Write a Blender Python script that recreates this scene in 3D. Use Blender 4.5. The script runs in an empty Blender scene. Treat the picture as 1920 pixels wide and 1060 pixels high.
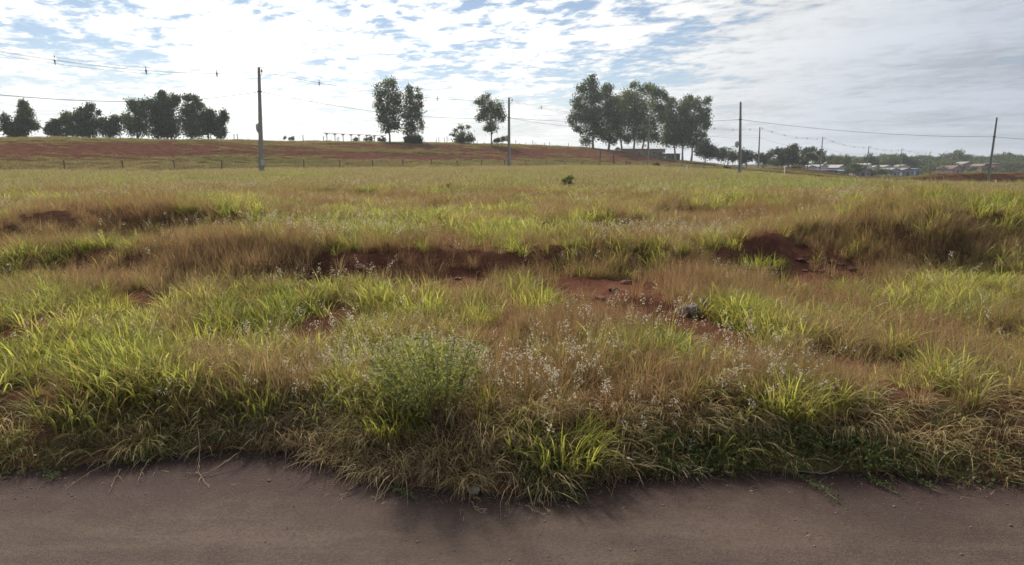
import bpy, math, random
import numpy as np
from mathutils import Vector, Matrix

random.seed(7)
RNG = np.random.default_rng(7)
R = math.radians
SC = bpy.context.scene
COL = SC.collection

# ------------------------------------------------------------------ camera, sky, sun, exposure
CAM_H = 2.5
FPX = 1144.0                       # focal length in pixels of a 1920 px wide frame
PITCH = math.atan(210 / FPX)       # camera tilted down: horizon at row 320 of 1060
cam_d = bpy.data.cameras.new('camera')
cam_d.sensor_width = 36.0
cam_d.lens = 36.0 * FPX / 1920.0
cam_d.clip_start = 0.05
cam_d.clip_end = 6000
cam = bpy.data.objects.new('camera', cam_d)
COL.objects.link(cam)
cam.location = (0, 0, CAM_H)
cam.rotation_euler = (math.pi / 2 - PITCH, 0, 0)
SC.camera = cam

SUN_AZ = R(-21)                    # to the left of the view axis (+Y)
SUN_EL = R(42)
sun_dir = Vector((math.sin(SUN_AZ) * math.cos(SUN_EL), math.cos(SUN_AZ) * math.cos(SUN_EL), math.sin(SUN_EL)))
sl = bpy.data.lights.new('sun', 'SUN')
sl.energy = 3.7
sl.angle = R(5)
sl.color = (1.0, 0.92, 0.80)
so = bpy.data.objects.new('sun', sl)
COL.objects.link(so)
so.rotation_euler = (-sun_dir).to_track_quat('-Z', 'Y').to_euler()

SC.view_settings.view_transform = 'Standard'
SC.view_settings.look = 'None'
SC.view_settings.gamma = 1.0
SC.view_settings.use_curve_mapping = False
SC.view_settings.exposure = 0.58
SC.cycles.max_bounces = 4
SC.cycles.transparent_max_bounces = 6
SC.cycles.diffuse_bounces = 2
SC.cycles.glossy_bounces = 2
SC.cycles.transmission_bounces = 4
SC.cycles.volume_bounces = 0
SC.cycles.use_denoising = True
SC.cycles.use_adaptive_sampling = True
SC.cycles.adaptive_threshold = 0.02
SC.cycles.adaptive_min_samples = 16
SC.cycles.sample_clamp_indirect = 6


class NT:
    """small helper for building node trees"""
    def __init__(s, tree):
        s.t = tree
        tree.nodes.clear()

    def n(s, typ, props=None, ins=None):
        nd = s.t.nodes.new(typ)
        for k, v in (props or {}).items():
            setattr(nd, k, v)
        for k, v in (ins or {}).items():
            sock = nd.inputs[k]
            if isinstance(v, bpy.types.NodeSocket):
                s.t.links.new(v, sock)
            else:
                sock.default_value = v
        return nd

    def math(s, op, a, b=0.0, c=0.0, clamp=False):
        nd = s.n('ShaderNodeMath', {'operation': op, 'use_clamp': clamp}, {0: a, 1: b, 2: c})
        return nd.outputs[0]

    def maprange(s, v, a, b, c=0.0, d=1.0, typ='SMOOTHSTEP'):
        nd = s.n('ShaderNodeMapRange', {'interpolation_type': typ, 'clamp': True}, {})
        for i, q in enumerate((v, a, b, c, d)):
            sock = nd.inputs[i]
            if isinstance(q, bpy.types.NodeSocket):
                s.t.links.new(q, sock)
            else:
                sock.default_value = q
        return nd.outputs[0]

    def mix(s, f, a, b, blend='MIX'):
        nd = s.n('ShaderNodeMix', {'data_type': 'RGBA', 'blend_type': blend, 'clamp_factor': True}, {})
        for i, q in ((0, f), (6, a), (7, b)):
            sock = nd.inputs[i]
            if isinstance(q, bpy.types.NodeSocket):
                s.t.links.new(q, sock)
            else:
                sock.default_value = (*q, 1) if isinstance(q, tuple) and len(q) == 3 else q
        return nd.outputs[2]

    def noise(s, vec, scale, detail=4, rough=0.55, dist=0.0):
        nd = s.n('ShaderNodeTexNoise', {}, {'Scale': scale, 'Detail': detail, 'Roughness': rough, 'Distortion': dist})
        if vec is not None:
            s.t.links.new(vec, nd.inputs['Vector'])
        return nd.outputs['Fac']


world = bpy.data.worlds.new('World')
SC.world = world
world.use_nodes = True
world.cycles.sampling_method = 'MANUAL'
world.cycles.sample_map_resolution = 256
w = NT(world.node_tree)
sky = w.n('ShaderNodeTexSky', {'sky_type': 'NISHITA', 'sun_disc': False, 'sun_elevation': SUN_EL,
                               'sun_rotation': SUN_AZ, 'altitude': 400.0, 'air_density': 1.0,
                               'dust_density': 0.2, 'ozone_density': 1.5})
tc = w.n('ShaderNodeTexCoord')
gen = tc.outputs['Generated']
sp = w.n('ShaderNodeSeparateXYZ', {}, {0: gen})
dx, dy, dz = sp.outputs
zc = w.math('ADD', w.math('MAXIMUM', dz, 0.0), 0.07)
px_ = w.math('DIVIDE', dx, zc)
py_ = w.math('DIVIDE', dy, zc)
# a layer of altocumulus seen in perspective: direction projected onto a high plane
plane = w.n('ShaderNodeCombineXYZ', {}, {0: px_, 1: w.math('ADD', py_, w.math('MULTIPLY', px_, 0.30)), 2: 0.0}).outputs[0]
big = w.noise(plane, 0.75, 3, 0.5, 0.2)
mid = w.noise(plane, 3.8, 5, 0.60, 0.4)
small = w.noise(plane, 10.5, 4, 0.62, 0.3)
cov = w.math('ADD', w.math('MULTIPLY', big, 0.95), w.math('ADD', w.math('MULTIPLY', mid, 0.85), w.math('MULTIPLY', small, 0.56)))
dotn = w.n('ShaderNodeVectorMath', {'operation': 'DOT_PRODUCT'}, {0: gen, 1: tuple(sun_dir)})
sd = w.math('MAXIMUM', dotn.outputs['Value'], 0.0)
veil = w.maprange(dx, 0.10, 0.62)                       # the sheet closes up towards the right
low = w.maprange(dz, 0.13, 0.02)                        # and thickens towards the horizon
glow = w.math('POWER', sd, 12.0)                        # forward scattering round the hidden sun
wide = w.math('POWER', sd, 4.0)
cov2 = w.math('ADD', cov, w.math('ADD', w.math('MULTIPLY', veil, 0.36), w.math('MULTIPLY', low, 0.16)))
cov2 = w.math('ADD', cov2, w.math('MULTIPLY', wide, 0.22))
dens = w.maprange(cov2, 1.13, 1.36)
cl_b = w.math('ADD', 2.65, w.math('ADD', w.math('MULTIPLY', wide, 8.5), w.math('MULTIPLY', glow, 6.0)))
tex = w.math('ADD', 0.62, w.math('ADD', w.math('MULTIPLY', w.maprange(cov, 0.85, 1.35), 0.30), w.math('MULTIPLY', big, 0.30)))
cl_b = w.math('MULTIPLY', cl_b, tex)
ccol = w.mix(w.maprange(sd, 0.40, 0.80), (0.87, 0.96, 1.12), (1.0, 0.99, 0.955))
cl = w.n('ShaderNodeVectorMath', {'operation': 'SCALE'}, {0: ccol, 'Scale': cl_b}).outputs[0]
hsv = w.n('ShaderNodeHueSaturation', {}, {'Saturation': 0.95, 'Value': 0.46, 'Color': sky.outputs[0]}).outputs[0]
blue = w.mix(w.math('MULTIPLY', w.maprange(dz, 0.17, 0.01), 0.9), hsv, cl)       # haze hides the blue near the horizon
skycol = w.mix(w.math('MULTIPLY', dens, 0.95), blue, cl)
bg = w.n('ShaderNodeBackground', {}, {0: skycol, 1: 0.13})
w.n('ShaderNodeOutputWorld', {}, {0: bg.outputs[0]})

# ------------------------------------------------------------------ layout helpers
CP, SP_ = math.cos(PITCH), math.sin(PITCH)


def ray(u, v):
    a = (u - 960) / FPX
    b = (530 - v) / FPX
    return np.array([a, CP + b * SP_, -SP_ + b * CP])


def at(u, v, Y):
    d = ray(u, v)
    return Vector((d[0] * Y / d[1], Y, CAM_H + d[2] * Y / d[1]))


def pxm(Y):
    """metres that one pixel of the photograph spans at distance Y near the horizon"""
    return Y * CP / FPX


def sstep(a, b, x):
    t = np.clip((np.asarray(x, float) - a) / (b - a), 0, 1)
    return t * t * (3 - 2 * t)


def _hash(ix, iy, seed):
    h = (ix.astype(np.int64) * 374761393 + iy.astype(np.int64) * 668265263 + seed * 974711) & 0x7fffffff
    h = ((h ^ (h >> 13)) * 1274126177) & 0x7fffffff
    h = h ^ (h >> 16)
    return (h & 0xffff) / 65535.0


def vnoise(x, y, scale, seed=0, octaves=3, gain=0.5):
    x = np.asarray(x, float) * scale
    y = np.asarray(y, float) * scale
    tot = 0.0
    amp = 1.0
    norm = 0.0
    for o in range(octaves):
        ix = np.floor(x)
        iy = np.floor(y)
        fx = x - ix
        fy = y - iy
        fx = fx * fx * (3 - 2 * fx)
        fy = fy * fy * (3 - 2 * fy)
        a = _hash(ix, iy, seed + o)
        b = _hash(ix + 1, iy, seed + o)
        c = _hash(ix, iy + 1, seed + o)
        d = _hash(ix + 1, iy + 1, seed + o)
        tot = tot + amp * (a + (b - a) * fx + (c - a) * fy + (a - b - c + d) * fx * fy)
        norm += amp
        amp *= gain
        x = x * 2.03 + 17.1
        y = y * 2.03 + 5.7
    return tot / norm            # 0..1


# street frame: t along the pole line, s across it (positive towards the ridge)
DV = (0.71, 0.704)
NV = (-0.704, 0.71)


def st(x, y):
    yy = np.asarray(y, float) - 89
    return NV[0] * x + NV[1] * yy, DV[0] * x + DV[1] * yy


def from_st(s, t):
    return NV[0] * s + DV[0] * t, 89 + NV[1] * s + DV[1] * t


_ed = [(-200, 890), (0, 888), (120, 880), (250, 866), (430, 852), (560, 858), (640, 880), (700, 908), (800, 925), (900, 938),
       (1000, 938), (1060, 932), (1130, 912), (1200, 905), (1300, 898), (1400, 890), (1500, 893), (1600, 892), (1750, 898), (1920, 912), (2100, 915)]
_ex, _ey = [], []
for u, v in _ed:
    d = ray(u, v)
    k = -CAM_H / d[2]
    _ex.append(d[0] * k)
    _ey.append(d[1] * k)


def edge(x):
    return np.interp(x, _ex, _ey) + 0.10 + 0.10 * (vnoise(x, x * 0 + 3.3, 2.2, 5) - 0.5)


_by = [-400, 4.4, 4.86, 5.05, 5.50, 8.0, 10.0, 11.5, 15, 20, 30, 45, 60, 75, 90, 130]
_bz = [-0.08, -0.08, 0.0, 0.10, 0.42, 0.53, 0.58, 0.61, 0.77, 0.98, 1.30, 1.62, 1.88, 2.10, 2.45, 2.60]


def terrain(x, y):
    x = np.asarray(x, float)
    y = np.asarray(y, float)
    s, t = st(x, y)
    ye = y - (edge(x) - 4.86) * (1 - sstep(6.0, 9.0, y))
    z = np.interp(ye, _by, _bz)
    # eroded step that runs across the plot
    y0 = 10.9 + 2.4 * (vnoise(x, x * 0 + 8, 0.25, 11, 2) - 0.5) + 1.3 * (vnoise(x, x * 0 + 2, 0.8, 12, 2) - 0.5)
    y0 = y0 + 1.3 * sstep(3.5, 6.5, x) * (1 - sstep(6.6, 8.2, x))
    amp = 0.26 + 0.26 * vnoise(x, y * 0 + 4, 0.35, 13, 2)
    z = z + (0.38 + (amp - 0.38) * np.exp(-np.maximum(y - y0, 0) / 3.0)) * sstep(y0 - 0.40, y0 + 0.32, y)
    # grass mound on the right, shaded bank on the left, small hollows
    z = z + 0.80 * np.exp(-(((x - 9.8) / 3.4) ** 4)) * sstep(10.4, 11.5, y) * (1 - sstep(12.3, 17, y))
    z = z + 0.30 * np.exp(-(((x - 5.2) / 1.4) ** 2)) * sstep(10.9, 11.6, y) * (1 - sstep(11.9, 13.5, y))
    z = z + 0.26 * np.exp(-(((x + 4.6) / 2.2) ** 2)) * sstep(10.2, 11.0, y) * (1 - sstep(11.3, 14, y))
    z = z + 0.46 * np.exp(-(((x + 9.0) / 3.4) ** 4)) * sstep(13.1, 14.2, y) * (1 - sstep(15, 22, y))
    z = z - 0.22 * np.exp(-(((x + 9.4) / 3.4) ** 4)) * sstep(11.2, 12.2, y) * (1 - sstep(12.8, 13.5, y))
    z = z + 0.20 * np.exp(-(((x - 2.6) / 1.8) ** 2)) * sstep(13.6, 14.6, y) * (1 - sstep(15, 19, y))
    z = z + 0.22 * np.exp(-(((x - 7.0) / 3.6) ** 4)) * sstep(16.3, 17.2, y) * (1 - sstep(18, 24, y))
    # general lumpiness
    g = sstep(5.2, 8.0, y)
    z = z + g * (0.24 * (vnoise(x, y, 0.45, 21, 3) - 0.5) + 0.10 * (vnoise(x, y, 1.7, 25, 3) - 0.5) + 0.075 * (vnoise(x, y, 5.0, 28, 2) - 0.5))
    z = z + sstep(14, 30, y) * 0.40 * (vnoise(x, y, 0.12, 31, 2) - 0.5)
    # the plot falls away to the right in the distance
    z = z - 2.7 * np.clip((x - 12) / 50, 0, 1.5) ** 1.1 * sstep(10, 62, y) * sstep(-5, -35, s)
    z = z - 2.6 * sstep(82, 118, t) * sstep(-30, 0, s)
    # berm of spoil on the right
    bl = y - (112 - 0.10 * (x - 50))
    z = z + np.interp(x, [40, 52, 58, 64, 70, 76, 82, 100], [0, 0.1, 0.25, 0.9, 1.7, 2.9, 3.7, 4.0]) * np.exp(-(bl / 3.4) ** 2) * (0.7 + 0.5 * vnoise(x, y, 0.16, 41, 2)) * (1 - sstep(140, 180, x))
    # ridge with the red cut bank beyond the street
    ha = np.interp(t, [-140, -80, -50, 0, 55, 100, 135, 165, 195, 240], [4.2, 4.2, 4.4, 5.4, 6.3, 6.4, 6.0, 3.9, 1.9, 0.4]) / 5.9
    sj = s + 5 * (vnoise(x, y, 0.05, 51, 2) - 0.5)
    hp = np.interp(sj, [6, 13, 20, 28, 31, 38, 46, 57, 80, 120, 300], [0, 0.25, 1.0, 2.0, 2.7, 4.2, 5.1, 5.9, 6.0, 5.4, 3.0])
    z = z + ha * hp
    z = z + sstep(14, 30, s) * 0.35 * (vnoise(x, y, 0.25, 61, 3) - 0.5)
    # valley with the town, then the far slope
    z = z - 1.6 * sstep(110, 170, y) * sstep(-8, -35, s)
    z = z + 7.5 * sstep(255, 470, y) * sstep(120, 230, x)
    z = z + 6 * sstep(700, 1600, np.hypot(x, y)) * sstep(0, 60, x)
    return z


def red_cut(x, y):
    """share of bare red earth on the ridge: ragged bands that follow the slope"""
    s, t = st(x, y)
    rb = sstep(19.0, 26, s + 9 * (vnoise(x, y, 0.035, 71, 3) - 0.5)) * (1 - sstep(42, 54, s + 14 * (vnoise(x, y, 0.045, 75, 3) - 0.5)))
    band = vnoise(t * 0.05 + 0.02 * s, s * 0.42, 1.0, 79, 4, 0.6)
    rb = 0.90 * rb * sstep(0.23, 0.55, band) * (0.75 + 0.5 * vnoise(x, y, 0.3, 83, 2))
    return np.clip(rb * (1 - sstep(128, 165, t)), 0, 1)


def steep(x, y):
    """how steeply the ground rises away from the road: cut faces stay bare"""
    sl_ = (terrain(x, y + 0.12) - terrain(x, y - 0.12)) / 0.24
    return sstep(0.32, 0.62, sl_) * sstep(9.0, 9.8, y) * (1 - sstep(12.5, 13.5, y)) * sstep(0.48, 0.62, vnoise(x, y * 0 + 1.7, 0.7, 171, 2) + 0.05 * sstep(-4, 0, x)) * (1 - sstep(5.0, 6.5, x))


def tz(x, y):
    return float(terrain(np.array([x]), np.array([y]))[0])


def ground_at(u, v, y0=3.0, y1=140.0):
    """where the sight line of a photograph pixel meets the ground"""
    d = ray(u, v)
    ys = np.geomspace(y0, y1, 900)
    k = ys / d[1]
    x = d[0] * k
    zz = CAM_H + d[2] * k
    hit = np.nonzero(zz <= terrain(x, ys))[0]
    i = hit[0] if len(hit) else len(ys) - 1
    return float(x[i]), float(ys[i])


# ------------------------------------------------------------------ object helpers
def tag(o, label=None, cat=None, group=None, kind=None):
    if label:
        o['label'] = label
    if cat:
        o['category'] = cat
    if group:
        o['group'] = group
    if kind:
        o['kind'] = kind
    return o


def empty(name, loc=(0, 0, 0), rz=0.0):
    o = bpy.data.objects.new(name, None)
    o.empty_display_size = 0.2
    COL.objects.link(o)
    o.location = loc
    o.rotation_euler = (0, 0, rz)
    return o


def link(name, me, mat=None, parent=None, loc=None):
    o = bpy.data.objects.new(name, me)
    if mat is not None and not me.materials:
        me.materials.append(mat)
    COL.objects.link(o)
    if parent is not None:
        o.parent = parent
    if loc is not None:
        o.location = loc
    return o


def fast_mesh(name, verts, faces, attrs=None, smooth=False):
    """verts (n,3), faces (m,k) arrays of equal-sized polygons; attrs: point float attributes"""
    me = bpy.data.meshes.new(name)
    verts = np.asarray(verts, np.float32)
    faces = np.asarray(faces, np.int32)
    me.vertices.add(len(verts))
    me.vertices.foreach_set('co', verts.ravel())
    m, k = faces.shape
    me.loops.add(m * k)
    me.loops.foreach_set('vertex_index', faces.ravel())
    me.polygons.add(m)
    me.polygons.foreach_set('loop_start', np.arange(0, m * k, k, dtype=np.int32))
    if smooth:
        me.polygons.foreach_set('use_smooth', np.ones(m, bool))
    for nm, arr in (attrs or {}).items():
        a = me.attributes.new(nm, 'FLOAT', 'POINT')
        a.data.foreach_set('value', np.asarray(arr, np.float32))
    me.update(calc_edges=True)
    return me


class MB:
    """collects simple solids into one mesh"""
    def __init__(s):
        s.v = []
        s.f = []

    def box(s, c, size, rz=0.0, taper=1.0, top=None):
        sx, sy, sz = (q / 2 for q in size)
        tx, ty = (sx * taper, sy * taper) if top is None else (top[0] / 2, top[1] / 2)
        b = len(s.v)
        ca, sa = math.cos(rz), math.sin(rz)
        for (x, y, z) in ((-sx, -sy, -sz), (sx, -sy, -sz), (sx, sy, -sz), (-sx, sy, -sz), (-tx, -ty, sz), (tx, -ty, sz), (tx, ty, sz), (-tx, ty, sz)):
            s.v.append((c[0] + x * ca - y * sa, c[1] + x * sa + y * ca, c[2] + z))
        s.f += [tuple(b + i for i in q) for q in ((3, 2, 1, 0), (4, 5, 6, 7), (0, 1, 5, 4), (1, 2, 6, 5), (2, 3, 7, 6), (3, 0, 4, 7))]
        return s

    def tube(s, pts, radii, n=6, cap=True):
        pts = [Vector(p) for p in pts]
        if not hasattr(radii, '__len__'):
            radii = [radii] * len(pts)
        b = len(s.v)
        prev = None
        for i, p in enumerate(pts):
            tdir = (pts[min(i + 1, len(pts) - 1)] - pts[max(i - 1, 0)]).normalized()
            if prev is None:
                ref = Vector((0, 0, 1)) if abs(tdir.z) < 0.9 else Vector((1, 0, 0))
                a = tdir.cross(ref).normalized()
            else:
                a = (prev - tdir * prev.dot(tdir)).normalized()
            prev = a
            c = tdir.cross(a)
            for k in range(n):
                th = 2 * math.pi * k / n
                s.v.append(tuple(p + (a * math.cos(th) + c * math.sin(th)) * radii[i]))
        for i in range(len(pts) - 1):
            for k in range(n):
                k2 = (k + 1) % n
                s.f.append((b + i * n + k, b + i * n + k2, b + (i + 1) * n + k2, b + (i + 1) * n + k))
        if cap:
            s.f.append(tuple(b + k for k in reversed(range(n))))
            e = b + (len(pts) - 1) * n
            s.f.append(tuple(e + k for k in range(n)))
        return s

    def prism(s, poly, y0, y1):
        """polygon in x,z extruded along y"""
        b = len(s.v)
        n = len(poly)
        for yy in (y0, y1):
            for (x, z) in poly:
                s.v.append((x, yy, z))
        s.f.append(tuple(b + i for i in range(n)))
        s.f.append(tuple(b + n + i for i in reversed(range(n))))
        for i in range(n):
            j = (i + 1) % n
            s.f.append((b + i, b + n + i, b + n + j, b + j))
        return s

    def mesh(s, name, smooth=False):
        me = bpy.data.meshes.new(name)
        me.from_pydata(s.v, [], s.f)
        if smooth:
            me.polygons.foreach_set('use_smooth', [True] * len(me.polygons))
        me.update()
        return me

    def build(s, name, mat, parent=None, smooth=False, loc=None):
        return link(name, s.mesh(name, smooth), mat, parent, loc)


# ------------------------------------------------------------------ materials
def mat_plain(name, col, rough=0.8, noise=0.25, scale=4.0, metal=0.0, bump=0.0):
    m = bpy.data.materials.new(name)
    m.use_nodes = True
    q = NT(m.node_tree)
    tcn = q.n('ShaderNodeTexCoord')
    oi = q.n('ShaderNodeObjectInfo')
    vec = q.n('ShaderNodeVectorMath', {'operation': 'ADD'}, {0: tcn.outputs['Object'], 1: oi.outputs['Location']}).outputs[0]
    nz = q.noise(vec, scale, 5, 0.6)
    f = q.math('ADD', 1 - noise, q.math('MULTIPLY', nz, 2 * noise))
    c = q.n('ShaderNodeVectorMath', {'operation': 'SCALE'}, {0: col, 'Scale': f}).outputs[0]
    b = q.n('ShaderNodeBsdfPrincipled', {}, {'Base Color': c, 'Roughness': rough, 'Metallic': metal})
    if bump:
        bp = q.n('ShaderNodeBump', {}, {'Strength': bump, 'Distance': 0.02, 'Height': q.noise(vec, scale * 6, 4, 0.6)})
        q.t.links.new(bp.outputs[0], b.inputs['Normal'])
    q.n('ShaderNodeOutputMaterial', {}, {0: b.outputs[0]})
    return m


def mat_leaf(name, col, dry=(0.30, 0.21, 0.09), instanced=False, trans=0.5, spec=0.0, tip=None, dark=None, haslab=False):
    """thin leaf: diffuse + translucent. 'var' per blade, 'dry' per vertex; tint per instance"""
    m = bpy.data.materials.new(name)
    m.use_nodes = True
    q = NT(m.node_tree)
    var = q.n('ShaderNodeAttribute', {'attribute_name': 'var'}).outputs['Fac']
    dr = q.n('ShaderNodeAttribute', {'attribute_name': 'dry'}).outputs['Fac']
    if instanced:
        base = q.n('ShaderNodeAttribute', {'attribute_name': 'tint', 'attribute_type': 'INSTANCER'}).outputs['Color']
    else:
        base = q.n('ShaderNodeRGB')
        base.outputs[0].default_value = (*col, 1)
        base = base.outputs[0]
    c = q.mix(dr, base, dry)
    f = q.math('ADD', 0.62, q.math('MULTIPLY', var, 0.76))
    c = q.n('ShaderNodeVectorMath', {'operation': 'SCALE'}, {0: c, 'Scale': f}).outputs[0]
    d = q.n('ShaderNodeBsdfDiffuse', {}, {0: c})
    tcol = q.mix(1.0, c, (1.10, 1.08, 0.84), 'MULTIPLY')
    tr = q.n('ShaderNodeBsdfTranslucent', {}, {0: tcol})
    mx = q.n('ShaderNodeMixShader', {}, {0: trans, 1: d.outputs[0], 2: tr.outputs[0]})
    gl = q.n('ShaderNodeBsdfGlossy', {}, {0: (1, 1, 1, 1), 'Roughness': 0.45})
    fr = q.n('ShaderNodeFresnel', {}, {0: 1.4})
    spec = spec * 0.35
    mx2 = mx if spec == 0 else q.n('ShaderNodeMixShader', {}, {0: q.math('MULTIPLY', fr.outputs[0], spec), 1: mx.outputs[0], 2: gl.outputs[0]})
    q.n('ShaderNodeOutputMaterial', {}, {0: mx2.outputs[0]})
    return m


def mat_ground():
    m = bpy.data.materials.new('red_earth')
    m.use_nodes = True
    q = NT(m.node_tree)
    geo = q.n('ShaderNodeNewGeometry').outputs['Position']
    cover = q.n('ShaderNodeAttribute', {'attribute_name': 'cover'}).outputs['Fac']
    n1 = q.noise(geo, 1.3, 6, 0.6)
    n2 = q.noise(geo, 9.0, 6, 0.65)
    n3 = q.noise(geo, 0.11, 5, 0.6)
    soil = q.mix(q.maprange(n1, 0.3, 0.7), (0.108, 0.046, 0.029), (0.205, 0.092, 0.058))
    soil = q.mix(q.math('MULTIPLY', q.maprange(n2, 0.5, 0.75), 0.6), soil, (0.25, 0.125, 0.082))
    lit = q.mix(q.maprange(n2, 0.35, 0.65), (0.070, 0.042, 0.024), (0.15, 0.10, 0.055))
    turf = q.mix(q.maprange(n1, 0.35, 0.65), (0.085, 0.082, 0.024), (0.135, 0.125, 0.040))
    lo = q.mix(q.maprange(n3, 0.4, 0.6), lit, turf)
    k = q.math('ADD', cover, q.math('MULTIPLY', q.math('SUBTRACT', q.noise(geo, 2.6, 5, 0.7), 0.5), 0.9))
    c = q.mix(q.maprange(k, 0.36, 0.66), soil, lo)
    b = q.n('ShaderNodeBsdfDiffuse', {}, {'Color': c, 'Roughness': 0.6})
    hsum = q.math('ADD', q.math('MULTIPLY', n2, 0.6), q.math('MULTIPLY', q.noise(geo, 40.0, 4, 0.6), 0.25))
    bp = q.n('ShaderNodeBump', {}, {'Strength': 0.9, 'Distance': 0.06, 'Height': hsum})
    q.t.links.new(bp.outputs[0], b.inputs['Normal'])
    q.n('ShaderNodeOutputMaterial', {}, {0: b.outputs[0]})
    return m


def mat_road():
    m = bpy.data.materials.new('dusty_asphalt')
    m.use_nodes = True
    q = NT(m.node_tree)
    geo = q.n('ShaderNodeNewGeometry').outputs['Position']
    sp3 = q.n('ShaderNodeSeparateXYZ', {}, {0: geo})
    n1 = q.noise(geo, 0.8, 5, 0.6)
    n2 = q.noise(geo, 5.0, 6, 0.65)
    st_ = q.n('ShaderNodeMapping', {}, {0: geo, 'Scale': (0.35, 2.2, 1)}).outputs[0]
    streak = q.noise(st_, 1.6, 4, 0.6)
    vo = q.n('ShaderNodeTexVoronoi', {}, {'Vector': geo, 'Scale': 95.0})
    c = q.mix(q.maprange(n1, 0.3, 0.7), (0.042, 0.029, 0.023), (0.072, 0.049, 0.038))
    c = q.mix(q.math('MULTIPLY', q.maprange(streak, 0.42, 0.72), 0.55), c, (0.094, 0.066, 0.051))
    # colour turns darker red-brown towards the verge, with a ragged noisy border
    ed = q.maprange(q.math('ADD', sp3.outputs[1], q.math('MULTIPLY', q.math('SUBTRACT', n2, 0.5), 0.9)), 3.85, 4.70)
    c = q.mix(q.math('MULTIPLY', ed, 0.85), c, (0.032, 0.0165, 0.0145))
    blot = q.noise(geo, 2.3, 5, 0.65, 0.6)
    c = q.mix(q.math('MULTIPLY', q.maprange(blot, 0.50, 0.68), 0.45), c, (0.040, 0.027, 0.027))
    agg = q.math('ADD', 0.50, q.math('ADD', q.math('MULTIPLY', vo.outputs['Color'], 0.35), q.maprange(q.noise(geo, 30.0, 6, 0.85), 0.30, 0.70, 0.0, 0.85, 'LINEAR')))
    c = q.n('ShaderNodeVectorMath', {'operation': 'SCALE'}, {0: c, 'Scale': agg}).outputs[0]
    speck = q.maprange(q.noise(geo, 85.0, 2, 0.5), 0.66, 0.72)
    c = q.mix(q.math('MULTIPLY', speck, 0.6), c, (0.20, 0.15, 0.13))
    crack = q.maprange(q.noise(geo, 26.0, 3, 0.6), 0.30, 0.20)
    c = q.mix(q.math('MULTIPLY', crack, 0.6), c, (0.03, 0.022, 0.02))
    b = q.n('ShaderNodeBsdfPrincipled', {}, {'Base Color': c, 'Roughness': 0.88, 'Specular IOR Level': 0.22})
    bp = q.n('ShaderNodeBump', {}, {'Strength': 0.55, 'Distance': 0.008,
                                    'Height': q.math('ADD', vo.outputs['Distance'], q.math('MULTIPLY', n2, 0.8))})
    q.t.links.new(bp.outputs[0], b.inputs['Normal'])
    q.n('ShaderNodeOutputMaterial', {}, {0: b.outputs[0]})
    return m


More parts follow.
